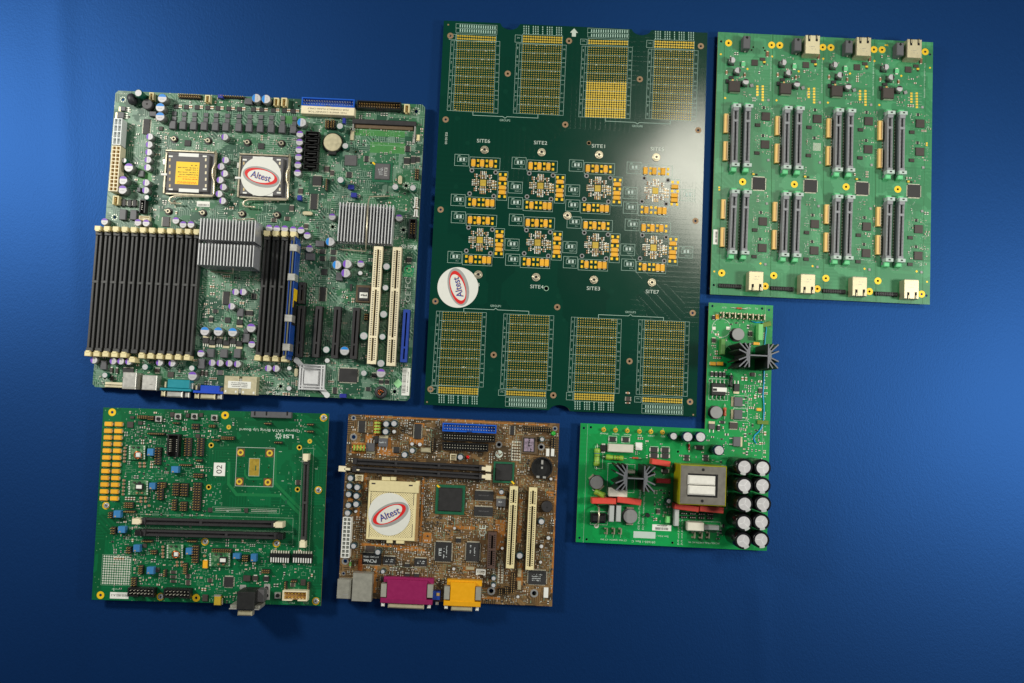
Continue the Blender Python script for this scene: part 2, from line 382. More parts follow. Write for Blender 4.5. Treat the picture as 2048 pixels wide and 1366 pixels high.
def ecap(b, px, py, d, hgt, style='pp', ang=180):
    k = b.k(px, py, hgt); x, y = b.L(px, py, hgt); r = round(d*k/2, 1)
    sl, rim, top, st, ratio, ch = CAPS[style]
    def build(mb):
        n = 24
        if style == 'sm': mb.box(0, 0, 2.06*r, 2.06*r, 0, .9, 4); z0 = .9
        else: mb.cyl(0, 0, r*.93, 0, .7, 4, n=n); z0 = .5
        mb.cyl(0, 0, r, z0, hgt, 0, 1, n, min(.45, r*.12))
        rt = r-min(.45, r*.12)-.02
        if ratio:
            rt = r*ratio; mb.cyl(0, 0, rt, hgt-.2, hgt+.05, 2, 2, n)
            if style == 'bk':                                   # polarity mark folded over the rim
                mb.face([(r*.72*cos(t), r*.72*sin(t), hgt+.08) for t in (-.42, -.21, 0, .21, .42)][::-1]+[(r*.97*cos(t), r*.97*sin(t), hgt+.08) for t in (-.34, -.17, 0, .17, .34)], 3)
            for t in (.3, 2.4, 4.5):                            # vent score lines
                mb.seg((0, 0), (rt*.8*cos(t), rt*.8*sin(t)), max(.25, r*.06), hgt+.09, 5)
        else:
            a = math.acos(ch) if ch else 0
            if ch:
                m_ = 12
                mb.face([(rt*cos(-a+2*a*i/m_), rt*sin(-a+2*a*i/m_), hgt+.03) for i in range(m_+1)], 3)
                mb.face([(rt*cos(a+(2*pi-2*a)*i/20), rt*sin(a+(2*pi-2*a)*i/20), hgt+.03) for i in range(21)], 2)
                if style in ('pp', 'pb'):                       # printed value
                    for q in range(3): mb.quad(-rt*.25+.0, (q-1)*rt*.34, rt*.16, rt*.22, hgt+.05, 6, .1*q)
            else: mb.disc(0, 0, rt, hgt+.03, 2, 20)
        if style in ('pp', 'pb', 'gr', 'te'): mb.ring(0, 0, r*1.14, r*1.14+.22, .07, 7, 28)
    me = cached(('ecap', style, r, hgt), build, 'capacitor', [sl, rim, top, st or top, 'black', 'alu_top', 'logo_grey', 'silk_dim'])
    b.mark(x, y, 2*r, 2*r)
    return b.put('capacitor', me, x, y, 0, radians(ang))
def ends(b, p0, p1, hgt):
    a = b.L(*p0, hgt); c = b.L(*p1, hgt)
    return (a[0]+c[0])/2, (a[1]+c[1])/2, hypot(c[0]-a[0], c[1]-a[1]), atan2(c[1]-a[1], c[0]-a[0])
def dimm(b, p0, p1, w, hgt, mat, latch='ivory', keys=(.53,), lw=1.0, lh=5.5, ll=6.5, opened=(0, 0), contact='slot_dark', name='memory_slot'):
    """socket for a memory module between two pixels on its top face; rails, contacts, end latches"""
    x, y, Ln, a = ends(b, p0, p1, hgt); k = b.k((p0[0]+p1[0])/2, (p0[1]+p1[1])/2, hgt); W = R1(w*k); Ln = R1(Ln)
    def build(mb):
        mb.box(0, 0, Ln, W*.92, 0, hgt*.62, 0)
        for s_ in (-1, 1):
            mb.box(0, s_*W*.33, Ln, W*.33, hgt*.55, hgt, 0, 0, .2)
            mb.box(0, s_*W*.14, Ln, W*.05, hgt*.6, hgt*.8, 1)
            mb.box(s_*(Ln/2-2), 0, 4.2, W*1.02, 0, hgt+1.2, 0, 0, .3)
        for q in keys: mb.box((q-.5)*Ln, 0, 2.6, W*1.0, 0, hgt+.25, 0, 0, .2)
    o = b.put(name, cached(('dimm', Ln, W, hgt, mat, keys), build, name, [mat, contact]), x, y, 0, a)
    def pins(mb):
        n = int(Ln/1.6)
        for s_ in (-1, 1):
            for i in range(n): mb.quad(-Ln/2+4+(i+.5)*(Ln-8)/n, s_*W*.28, .7, W*.16, hgt+.04)
    b.put('contacts', cached(('dpin', Ln, W, hgt, contact), pins, 'contacts', [contact]), x, y, 0, a, o)
    if latch:
        def lat(mb):
            mb.box(1.0, 0, 2.2, W*.55*lw, hgt*.4, hgt+lh, 0, 0, .3)
            mb.box(ll*.45+.6, 0, ll*.75, W*.85*lw, hgt*.2, hgt+lh*.92, 0, 0, .4)
            mb.box(ll*.8, 0, 1.6, W*.85*lw, 0, hgt*.6, 0)
        lm = cached(('latch', W, hgt, latch, lw, lh, ll), lat, 'latch', [latch])
        for s_, op in ((-1, opened[0]), (1, opened[1])):
            e = s_*(Ln/2-.8+op)
            b.put('latch', lm, x+e*cos(a), y+e*sin(a), 0, a if s_ > 0 else a+pi, o)
    c, s2 = abs(cos(a)), abs(sin(a)); b.mark(x, y, Ln*c+W*s2, Ln*s2+W*c)
    return o
def pci(b, p0, p1, w, hgt, mat, keys, hole='void', name='expansion_slot', n=None, tick=True):
    x, y, Ln, a = ends(b, p0, p1, hgt); k = b.k((p0[0]+p1[0])/2, (p0[1]+p1[1])/2, hgt); W = R1(w*k); Ln = R1(Ln)
    def build(mb):
        mb.box(0, 0, Ln, W, 0, hgt*.55, 1)
        for s_ in (-1, 1): mb.box(0, s_*W*.305, Ln, W*.39, 0, hgt, 0, 0, .3)
        cuts = [0]+list(keys)+[1]
        for q in keys: mb.box((q-.5)*Ln, 0, 2.0, W*.3, 0, hgt-.15, 0)
        for s_ in (-1, 1): mb.box(s_*(Ln/2-1.6), 0, 3.2, W*.3, 0, hgt-.1, 0)
    o = b.put(name, cached(('pci', Ln, W, hgt, mat, tuple(keys)), build, name, [mat, hole]), x, y, 0, a)
    if tick:
        def pins(mb):
            m_ = n or int(Ln/1.9)
            for s_ in (-1, 1):
                for i in range(m_):
                    t = (i+.5)/m_
                    if any(abs(t-q) < .014 for q in keys) or t < .035 or t > .965: continue
                    mb.quad((t-.5)*Ln, s_*W*.27, Ln/m_*.5, W*.17, hgt+.05)
        b.put('contacts', cached(('ppin', Ln, W, hgt, n, tuple(keys), hole), pins, 'contacts', ['chip_brown' if mat.startswith('ivory') else 'void']), x, y, 0, a, o)
    c, s2 = abs(cos(a)), abs(sin(a)); b.mark(x, y, Ln*c+W*s2, Ln*s2+W*c)
    return o
def boxhdr(b, px, py, w, h, hgt, mat, cols, rows, pin='brass', rot=0, floor=None, name='box_header', notch=1):
    k = b.k(px, py, hgt); x, y = b.L(px, py, hgt); W, D = R1(w*k), R1(h*k); t = min(1.3, D*.14)
    def build(mb):
        mb.box(0, 0, W-.1, D-.1, 0, 2.2, 1)
        for s_ in (-1, 1):
            mb.box(s_*(W/2-t/2), 0, t, D, 0, hgt, 0, 0, .2)
            if s_*notch < 0:
                for q in (-1, 1): mb.box(q*(W/4+1.1), s_*(D/2-t/2), W/2-t-2.2, t, 0, hgt, 0, 0, .2)
            else: mb.box(0, s_*(D/2-t/2), W-2*t, t, 0, hgt, 0, 0, .2)
    o = b.put(name, cached(('bh', W, D, hgt, mat, notch, floor), build, name, [mat, floor or mat]), x, y, 0, radians(rot))
    def pins(mb):
        iw, idp = W-2*t-2.0, D-2*t-1.2
        for i in range(cols):
            for j in range(rows): mb.box(-iw/2+iw*i/max(1, cols-1), (-idp/2+idp*j/max(1, rows-1))*.62 if rows > 1 else 0, .62, .62, 2, hgt-1.2, 0)
    b.put('pins', cached(('bhp', W, D, hgt, cols, rows, pin), pins, 'pins', [pin]), x, y, 0, radians(rot), o)
    b.mark(x, y, W, D)
    return o
def pinhdr(b, px, py, w, h, cols, rows, mat='black_plastic', pin='brass', hgt=7.0, base=2.4, name='pin_header'):
    """px,py: middle of the plastic base"""
    k = b.k(px, py, base); x, y = b.L(px, py, base); W, D = R1(w*k), R1(h*k)
    def build(mb):
        for i in range(cols):
            mb.box(-W/2+(i+.5)*W/cols, 0, W/cols*.94, D, 0, base, 0, 0, .3)
    o = b.put(name, cached(('ph', W, D, cols, base, mat), build, name, [mat]), x, y)
    def pins(mb):
        for i in range(cols):
            for j in range(rows): mb.box(-W/2+(i+.5)*W/cols, -D/2+(j+.5)*D/rows, .62, .62, base-.2, hgt, 0)
    b.put('pins', cached(('php', W, D, cols, rows, hgt, pin), pins, 'pins', [pin]), x, y, 0, 0, o)
    b.mark(x, y, W, D)
    return o
def fins(b, name, q, hgt, n, rows=((0, 1),), thick=.9, mat='alu', base=3.0, fin='fin'):
    """straight fin heatsink; q = four pixels of the fin tops (tl,tr,br,bl)"""
    P = [b.L(*p, hgt) for p in q]
    x = sum(p[0] for p in P)/4; y = sum(p[1] for p in P)/4
    W = R1((hypot(P[1][0]-P[0][0], P[1][1]-P[0][1])+hypot(P[2][0]-P[3][0], P[2][1]-P[3][1]))/2)
    D = R1((hypot(P[3][0]-P[0][0], P[3][1]-P[0][1])+hypot(P[2][0]-P[1][0], P[2][1]-P[1][1]))/2)
    a = (atan2(P[1][1]-P[0][1], P[1][0]-P[0][0]))
    mb = MB(); mb.box(0, 0, W, D, 1.5, 1.5+base, 0, 0, .2)
    o = b.put(name, mb.mesh(name, [mat]), x, y, 0, a); b.mark(x, y, W, D)
    for i in range(n):
        u = -W/2+thick/2+(W-thick)*i/(n-1)
        for r0, r1 in rows:
            d = D*(r1-r0); v = D/2-D*(r0+r1)/2
            me = cached(('fin', R1(d), hgt, thick, mat, base), lambda m_: m_.box(0, 0, thick, R1(d), base+1.4, hgt, 0, 0, .12, 1), fin, [mat, 'alu_top'])
            b.put(fin, me, x+u*cos(a)-v*sin(a), y+u*sin(a)+v*cos(a), 0, a, o)
    return o
def wire(b, name, pts, r, mat, parent=None):
    """round wire through (px, py, height mm) points"""
    P = [(*b.L(p[0], p[1], p[2]), p[2]) for p in pts]
    mb = MB(); mb.tube(P, r, 0, 8)
    if parent is None: return b.put(name, mb.mesh(name, [mat]), 0, 0)
    X, Y, Z, R = b.at[parent.name]; c, s_ = cos(-R), sin(-R)
    mb.v = [((u-X)*c-(v-Y)*s_, (u-X)*s_+(v-Y)*c, z-Z) for u, v, z in mb.v]
    return b.put(name, mb.mesh(name, [mat]), X, Y, Z, R, parent)
def asm(b, name, items, label=None):
    """first item is the part, the others its pieces: (name, mat, px, py, w, h, z0, z1[, chamfer])"""
    par = None
    for it in items:
        nm, mat, px, py, w, h, z0, z1 = it[:8]; c = it[8] if len(it) > 8 else .3
        o = box(b, name if par is None else nm, px, py, w, h, z1, mat, 0, c, z0, par, label=label if par is None else None)
        par = par or o
    return par
TXT = {}
def text(b, s_, px, py, cap, rot=0, mat='silk', h=.08, parent=None, name='lettering', bold=0, space=1.0, width=None):
    key = (s_, bold, space)
    if key not in TXT and s_[0] == '~':                         # print too small to read: a row of little bars
        n = int(s_[1:]); V, Fc = [], []; rnd = random.Random(n*31+int(px))
        for i in range(n):
            if rnd.random() < .13: continue
            a, c, t, q = (i-n/2)*.6, (i-n/2)*.6+rnd.choice((.3, .42, .46)), rnd.choice((.15, .3, .36)), rnd.choice((-.36, -.36, -.1)); m = len(V)
            V += [(a, q, 0), (c, q, 0), (c, t, 0), (a, t, 0)]; Fc.append((m, m+1, m+2, m+3))
        TXT[key] = (V, Fc)
    if key not in TXT:
        cu = bpy.data.curves.new('t', 'FONT'); cu.body = s_; cu.size = 1; cu.align_x = 'CENTER'; cu.align_y = 'CENTER'; cu.offset = bold; cu.space_character = space
        cu.resolution_u = 3
        t = bpy.data.objects.new('t', cu); me = bpy.data.meshes.new_from_object(t); bpy.data.objects.remove(t); bpy.data.curves.remove(cu)
        TXT[key] = ([tuple(v.co) for v in me.vertices], [tuple(p.vertices) for p in me.polygons]); bpy.data.meshes.remove(me)
    V, Fc = TXT[key]
    k = b.k(px, py, h); x, y = b.L(px, py, h); sz = cap*k/.70; sx = sz
    if width: sx = width*k/max(.01, max(v[0] for v in V)-min(v[0] for v in V))
    mb = MB(); mb.v = [(v[0]*sx, v[1]*sz, 0) for v in V]; mb.f = list(Fc); mb.m = [0]*len(Fc); mb.s = [False]*len(Fc)
    return b.put(name, mb.mesh(name, [mat]), x, y, h, radians(rot), parent)
def ringpad(b, px, py, r1, r0, mat, z=.1, hole=True):
    x, y = b.hole(px, py, r0) if hole else b.L(px, py)
    k = b.k(px, py); mb_key = ('rp', R1(r1*k), round(r0*k, 2), mat)
    me = cached(mb_key, lambda mb: (mb.ring(0, 0, r0*k, r1*k, z, 0, 24)), 'mounting_ring', [mat])
    b.mark(x, y, 2*r1*k, 2*r1*k)
    return b.put('mounting_ring', me, x, y)
def starring(b, px, py, r=7):
    """plated mounting hole with a ring of vias"""
    o = ringpad(b, px, py, r*.62, r*.5, 'silk_dim')
    x, y = b.L(px, py); k = b.k(px, py)
    def dots(mb):
        mb.ring(0, 0, r*k*1.02, r*k*1.1, .05, 1, 24)
        for i in range(8): mb.disc(r*k*.84*cos(i*pi/4+.2), r*k*.84*sin(i*pi/4+.2), r*k*.17, .12, 0)
    b.put('vias', cached(('sr', R1(r*k)), dots, 'vias', ['solder', 'silk_dim']), x, y, 0, 0, o)
    b.mark(x, y, 2.1*r*k, 2.1*r*k)
def screw(b, px, py, r, ring='gold_bright'):
    ringpad(b, px, py, r*1.25, r*.3, ring, hole=False)
    x, y = b.L(px, py, 2); k = b.k(px, py, 2); q = R1(r*k*.92)
    def build(mb):
        mb.cyl(0, 0, q, .1, 2.0, 0, 0, 16, .6)
        for a in (0, pi/2): mb.quad(0, 0, q*1.1, q*.24, 2.03, 1, a+.4)
    b.put('screw', cached(('screw', q), build, 'screw', ['screw', 'void']), x, y)
def rect_px(b, px, py, w, h, t=.28, mat='silk_dim', z=.07):
    x, y = b.L(px, py); k = b.k(px, py); b.silk.frame(x, y, w*k, h*k, t, z, b.sm(mat))
def line_px(b, pts, t=.3, mat='silk_dim', z=.07):
    P = [b.L(*p) for p in pts]
    for p, q in zip(P, P[1:]): b.silk.seg(p, q, t, z, b.sm(mat))
def fill_px(b, px, py, w, h, mat, z=.06, rot=0):
    x, y = b.L(px, py); k = b.k(px, py); b.silk.quad(x, y, w*k, h*k, z, b.sm(mat), radians(rot))
def label_px(b, px, py, w, h, mat='label', rot=0, hgt=.2, z0=0, parent=None, name='paper_label'):
    return box(b, name, px, py, w, h, hgt, mat, rot, .02, z0, parent, mark=parent is None)
# ---- small surface-mount parts: too small to pick apart, joined per board and kind
def smd_item(b, kind, x, y, vert, ln, wd):
    W, D = (wd, ln) if vert else (ln, wd)
    if kind == 'via':
        b.stuff('solder_dots', ['solder', 'silk_dim']).disc(x, y, ln*.3, .08, 0, 6); return
    if kind == 'silk':
        m_ = b.sm(random.choice(('silk_dim', 'silk_dim', 'silk')))
        n = random.randint(2, 5)
        for i in range(n):
            t = (i-(n-1)/2)*.62
            b.silk.quad(x+(0 if vert else t), y+(t if vert else 0), .75 if vert else .4, .4 if vert else .75, .07, m_)
        return
    if kind == 'frame':
        b.silk.frame(x, y, W, D, .18, .065, b.sm('silk_dim')); return
    if kind == 'sot':
        mb = b.stuff('small_transistors', ['chip', 'lead']); mb.box(x, y, W*.62, D*.62, .1, .9, 0)
        for s_ in (-1, 1):
            for q in (-1, 1):
                if vert: mb.box(x+q*W*.22, y+s_*D*.4, W*.16, D*.2, 0, .25, 1)
                else: mb.box(x+s_*W*.4, y+q*D*.22, W*.2, D*.16, 0, .25, 1)
        return
    body = {'cap': 'mlcc', 'cap2': 'mlcc2', 'res': 'chip', 'ind': 'chip_grey'}[kind]
    nm = {'cap': 'ceramic_capacitors', 'cap2': 'ceramic_capacitors', 'res': 'chip_resistors', 'ind': 'small_inductors'}[kind]
    mb = b.stuff(nm, [body, 'solder']); hh = {'cap': .9, 'cap2': .9, 'res': .5, 'ind': 1.2}[kind]
    e = ln*.26
    if vert:
        mb.box(x, y, wd*.94, ln-2*e, .05, hh, 0)
        for s_ in (-1, 1): mb.box(x, y+s_*(ln-e)/2, wd, e, 0, hh+.03, 1)
    else:
        mb.box(x, y, ln-2*e, wd*.94, .05, hh, 0)
        for s_ in (-1, 1): mb.box(x+s_*(ln-e)/2, y, e, wd, 0, hh+.03, 1)
def scatter(b, x0, y0, x1, y1, n, mix='cccrrrvvvvssf', tries=6, big=1.0, align=True):
    K = {'c': 'cap', 'b': 'cap2', 'r': 'res', 'i': 'ind', 'v': 'via', 's': 'silk', 'f': 'frame', 't': 'sot'}
    done = 0
    while done < n:
        px, py = random.uniform(x0, x1), random.uniform(y0, y1)
        kind = K[random.choice(mix)]; vert = random.random() < .5
        ln = {'via': .9, 'silk': 2.2, 'frame': random.choice((3, 4.5, 6)), 'sot': 2.8, 'ind': 2.4}.get(kind, random.choice((1.3, 1.7, 1.7, 2.2, 3.0)))*big
        wd = {'frame': random.choice((2, 3)), 'sot': 2.2, 'silk': .9, 'via': .9}.get(kind, ln*.55)
        X, Y = b.L(px, py)
        rep = random.choice((1, 1, 2, 3, 4)) if kind in ('cap', 'res', 'cap2', 'via') else 1
        for i in range(rep):
            W, D = (wd, ln) if vert else (ln, wd)
            xx = X+(i*wd*1.7 if vert else 0); yy = Y+(0 if vert else i*wd*1.7)
            if abs(xx) < b.w/2-1.2 and abs(yy) < b.h/2-1.2 and b.free(xx, yy, W, D):
                smd_item(b, kind, xx, yy, vert, ln, wd)
                if kind not in ('via',): b.mark(xx, yy, W, D, .05)
        done += 1
def near(b, px, py, r, n, mix='ccrrvvs'):
    scatter(b, px-r, py-r, px+r, py+r, n, mix)
def powerconn(b, px, py, w, h, hgt, cols, rows, mat, inner, name='power_connector'):
    k = b.k(px, py, hgt); x, y = b.L(px, py, hgt); W, D = R1(w*k), R1(h*k)
    def build(mb):
        mb.box(0, 0, W-.3, D-.3, 0, hgt-4, 1)
        cw, ch = W/cols, D/rows; t = .75
        for i in range(cols+1): mb.box(-W/2+t/2+(W-t)*i/cols, 0, t, D, 0, hgt, 0)
        for j in range(rows+1): mb.box(0, -D/2+t/2+(D-t)*j/rows, W-.04, t, 0, hgt-.03, 0)
    o = b.put(name, cached((name, W, D, hgt, cols, rows, mat, inner), build, name, [mat, inner]), x, y); b.mark(x, y, W, D)
    return o
def coil(b, px, py, d, hgt, top='coil_grey', body='black', clips=None, name='inductor'):
    k = b.k(px, py, hgt); x, y = b.L(px, py, hgt); r = R1(d*k/2)
    def build(mb):
        mb.cyl(0, 0, r*1.18, 0, 1.6, 1, n=8, a0=pi/8); mb.cyl(0, 0, r*.86, 1.5, hgt-1.2, 1, n=20); mb.cyl(0, 0, r, hgt-1.4, hgt, 0, 0, 28, .3)
    o = b.put(name, cached(('coil', r, hgt, top, body), build, name, [top, body]), x, y); b.mark(x, y, 2.3*r, 2.3*r)
    if clips is not None:
        for s_ in (-1, 1):
            a = radians(clips); me = cached(('clip', r), lambda mb: mb.box(0, 0, 1.6, r*1.0, 0, 4.5, 0, 0, .3), 'clip', ['nickel'])
            b.put('clip', me, x+s_*r*1.15*cos(a), y+s_*r*1.15*sin(a), 0, a, o)
    return o
def axial(b, px, py, ln, d, mat, rot=0, z=2.2, bands=(), lead=6, name='resistor'):
    k = b.k(px, py, z); x, y = b.L(px, py, z); L_, r = R1(ln*k), R1(d*k/2)
    def build(mb):
        zc = r+.6
        pts = [(-L_/2, r*.8), (-L_/2+L_*.06, r), (-L_*.28, r), (-L_*.22, r*.86), (L_*.22, r*.86), (L_*.28, r), (L_/2-L_*.06, r), (L_/2, r*.8)]
        n = 12; b0 = len(mb.v)
        for u, q in pts:
            for j in range(n): mb.v.append((u, q*cos(2*pi*j/n), zc+q*sin(2*pi*j/n)))
        for i in range(len(pts)-1):
            for j in range(n):
                mb.f.append((b0+i*n+j, b0+i*n+(j+1) % n, b0+(i+1)*n+(j+1) % n, b0+(i+1)*n+j)); mb.m.append(0); mb.s.append(True)
        mb.f.append(tuple(b0+n-1-j for j in range(n))); mb.m.append(0); mb.s.append(False)
        mb.f.append(tuple(b0+(len(pts)-1)*n+j for j in range(n))); mb.m.append(0); mb.s.append(False)
        for s_ in (-1, 1): mb.tube([(s_*L_/2, 0, zc), (s_*(L_/2+lead*k*.7), 0, zc), (s_*(L_/2+lead*k), 0, .2)], .35, 1, 6)
        for q, mi in bands:
            mb.torus(q*L_, 0, zc, r*.93, .22, mi, 14, 6, 'x')
    o = b.put(name, cached(('axial', L_, r, mat, bands, lead), build, name, [mat, 'solder', 'copper', 'chip', 'blue']), x, y, 0, radians(rot)); b.mark(x, y, max(L_, 2*r), max(L_, 2*r) if rot else 2*r)
    return o
def dpak(b, px, py, w, h, tab, hgt=3.0, mat='grey_box', n=2, name='transistor'):
    """power transistor; tab side l r t b"""
    k = b.k(px, py, hgt); x, y = b.L(px, py, hgt); W, D = R1(w*k), R1(h*k)
    ux, uy = {'l': (-1, 0), 'r': (1, 0), 't': (0, 1), 'b': (0, -1)}[tab]
    o = b.put(name, cached(('dpak', W, D, hgt, mat), lambda mb: mb.box(0, 0, W, D, .2, hgt, 0, 0, .35), name, [mat]), x, y); b.mark(x, y, W+4, D+4)
    def t_(mb):
        if ux: mb.box(ux*(W/2+1.0), 0, 3, D*1.02, 0, 1.0)
        else: mb.box(0, uy*(D/2+1.0), W*1.02, 3, 0, 1.0)
    b.put('metal_tab', cached(('dt', W, D, tab), t_, 'metal_tab', ['steel_warm']), x, y, 0, 0, o)
    def l_(mb):
        for i in range(n):
            q = (i-(n-1)/2)*(.62 if n == 2 else .36)
            if ux: mb.box(-ux*(W/2+1.6), q*D, 3.4, .9, .1, .7)
            else: mb.box(q*W, -uy*(D/2+1.6), .9, 3.4, .1, .7)
    b.put('leads', cached(('dl', W, D, tab, n), l_, 'leads', ['solder']), x, y, 0, 0, o)
    return o
def endcapped(b, px, py, w, h, hgt, mat, ax='x', name='diode', e=.2):
    k = b.k(px, py, hgt); x, y = b.L(px, py, hgt); W, D = R1(w*k), R1(h*k)
    def build(mb):
        mb.box(0, 0, W, D, .1, hgt, 0, 0, .2)
        for s_ in (-1, 1):
            if ax == 'x': mb.box(s_*(W/2+W*e/2), 0, W*e, D*.62, 0, hgt*.55, 1)
            else: mb.box(0, s_*(D/2+D*e/2), W*.62, D*e, 0, hgt*.55, 1)
    o = b.put(name, cached(('ec', W, D, hgt, mat, ax, e), build, name, [mat, 'solder']), x, y); b.mark(x, y, W*(1+2*e) if ax == 'x' else W, D*(1+2*e) if ax == 'y' else D)
    return o
def tantalum(b, px, py, w, h, hgt=2.6, ax='x', mat='tant'):
    k = b.k(px, py, hgt); x, y = b.L(px, py, hgt); W, D = R1(w*k), R1(h*k)
    def build(mb):
        mb.box(0, 0, W, D, .15, hgt, 0, 0, .3)
        for s_ in (-1, 1):
            if ax == 'x': mb.box(s_*(W/2+.3), 0, .7, D*.6, 0, hgt*.5, 1)
            else: mb.box(0, s_*(D/2+.3), W*.6, .7, 0, hgt*.5, 1)
        if ax == 'x': mb.quad(W*.42, 0, W*.1, D*.9, hgt+.03, 2)
        else: mb.quad(0, D*.42, W*.9, D*.1, hgt+.03, 2)
    b.mark(x, y, W+1.4, D+1.4)
    return b.put('tantalum_capacitor', cached(('tant', W, D, hgt, ax, mat), build, 'tantalum_capacitor', [mat, 'lead', 'tant_dark']), x, y)
def star_sink(b, name, hub1, hub2, hgt, sc_, mat='hs_black', cut='hs_cut'):
    """extruded heatsink standing on end: two combs of fins joined by a web"""
    h1, h2 = b.L(*hub1, hgt), b.L(*hub2, hgt); k = b.k(*hub1, hgt)*sc_
    x, y = (h1[0]+h2[0])/2, (h1[1]+h2[1])/2; g = (h2[0]-h1[0])/2; t = 2.9*k
    def bar(p, q, nm, par):
        a = atan2(q[1]-p[1], q[0]-p[0]); L_ = hypot(q[0]-p[0], q[1]-p[1])
        mb = MB(); mb.box(0, 0, L_, t, 3, hgt, 0, 0, .12, 1)
        return b.put(nm, mb.mesh(nm, [mat, cut]), x+(p[0]+q[0])/2, y+(p[1]+q[1])/2, 0, a, par)
    o = bar((-g, 0), (g, 0), name, None)
    for s_ in (-1, 1):
        bar((s_*g, -24.5*k), (s_*g, 24.5*k), 'plate', o)
        mb = MB(); mb.prism([(-.5*k, -17*k), (5*k, -11*k), (6.5*k, -3*k), (6.5*k, 3*k), (5*k, 11*k), (-.5*k, 17*k)] if s_ > 0 else [(.5*k, -17*k), (-5*k, -11*k), (-6.5*k, -3*k), (-6.5*k, 3*k), (-5*k, 11*k), (.5*k, 17*k)], 3, hgt-.05, 0, 1, .1); b.put('hub', mb.mesh('hub', [mat, cut]), x+s_*g, y, 0, 0, o)
        for (x0, y0, x1, y1) in ((2, 6, 20, 24), (2, 13, 9.5, 24.5), (3, 2.5, 21, 10.5), (3, -2.5, 21, -10.5), (2, -6, 20, -24), (2, -13, 9.5, -24.5)):
            bar((s_*(g+x0*k), y0*k), (s_*(g+x1*k), y1*k), 'fin', o)
    b.mark(x, y, 2*g+20*k, 44*k)
    return o
def dots_grid(b, q, nc, nr, r, mats, nm, ring=True):
    """a field of plated dots between four pixels (tl,tr,br,bl)"""
    mb = b.stuff(nm, mats); P = [b.L(*p) for p in q]
    for j in range(nr):
        v = j/max(1, nr-1)
        for i in range(nc):
            u = i/max(1, nc-1)
            x = (P[0][0]*(1-u)+P[1][0]*u)*(1-v)+(P[3][0]*(1-u)+P[2][0]*u)*v
            y = (P[0][1]*(1-u)+P[1][1]*u)*(1-v)+(P[3][1]*(1-u)+P[2][1]*u)*v
            mb.disc(x, y, r, .09, 0, 7)
            if ring: mb.disc(x, y, r*.36, .11, 1, 5)
def barcode(b, px, py, w, h, hgt, parent, vert=True, n=26, mat='black_txt'):
    x, y = b.L(px, py, hgt); k = b.k(px, py, hgt); mb = MB(); W, D = w*k, h*k
    rnd = random.Random(int(px*7+py))
    for i in range(n):
        t = (i+.5)/n-.5; q = rnd.choice((.25, .5, .7))
        if vert: mb.quad(0, t*D, W, D/n*q, 0)
        else: mb.quad(t*W, 0, W/n*q, D, 0)
    return b.put('barcode', mb.mesh('barcode', [mat]), x, y, hgt+.03, 0, parent)
def sticker(b, px, py, r, hgt, ang, label, disc_rot=0):
    """round printed sticker, lies on a board: a thing of its own"""
    k = b.k(px, py, hgt); x, y = b.L(px, py, hgt); R = r*k
    c, s_ = cos(b.th), sin(b.th)
    e = bpy.data.objects.new('round_sticker', None); COL.objects.link(e); e.empty_display_size = .01
    e.location = ((b.o[0]+x*c-y*s_)*S, (b.o[1]+x*s_+y*c)*S, (b.zt+hgt-.2)*S); e.rotation_euler = (0, 0, b.th+radians(ang))
    e['label'] = label; e['category'] = 'sticker'; e['group'] = 'white round logo stickers'
    def add(nm, mb, m):
        o = bpy.data.objects.new(nm, mb.mesh(nm, [m])); COL.objects.link(o); o.parent = e; return o
    mb = MB(); mb.cyl(0, 0, R, 0, .2, n=64, c=.04); add('paper_disc', mb, 'sticker')
    for nm, a, bb, dx, dy, dt, z, m in (('grey_oval', .945, .50, .02, -.03, 0, .23, 'logo_grey'), ('red_oval', .84, .38, 0, 0, 0, .26, 'logo_red'), ('white_oval', .675, .32, .0, .0, radians(6), .29, 'sticker')):
        mb = MB(); mb.ell(dx*R, dy*R, a*R, bb*R, dt, z); add(nm, mb, m)
    text_local(e, 'Altest', 0, 0, R*1.02, .335*R, .32, 'logo_blue', R)
def text_local(parent, s_, x, y, width, height, z, mat, R):
    cu = bpy.data.curves.new('t', 'FONT'); cu.body = s_; cu.align_x = 'CENTER'; cu.align_y = 'CENTER'; cu.size = 1; cu.offset = .014; cu.resolution_u = 4
    t = bpy.data.objects.new('t', cu); me = bpy.data.meshes.new_from_object(t); bpy.data.objects.remove(t); bpy.data.curves.remove(cu)
    V = [tuple(v.co) for v in me.vertices]; Fc = [tuple(p.vertices) for p in me.polygons]; bpy.data.meshes.remove(me)
    w0, w1 = min(v[0] for v in V), max(v[0] for v in V); h0, h1 = min(v[1] for v in V), max(v[1] for v in V)
    for dz, off, m in ((0, .018*R, 'tant'), (.03, 0, mat)):
        mb = MB(); mb.v = [((v[0]-(w0+w1)/2)/(w1-w0)*width+x+off, (v[1]-(h0+h1)/2)/(h1-h0)*height*1.0+y-off*.6, z+dz) for v in V]
        mb.f = Fc; mb.m = [0]*len(Fc); mb.s = [False]*len(Fc)
        o = bpy.data.objects.new('lettering', mb.mesh('lettering', [m])); COL.objects.link(o); o.parent = parent

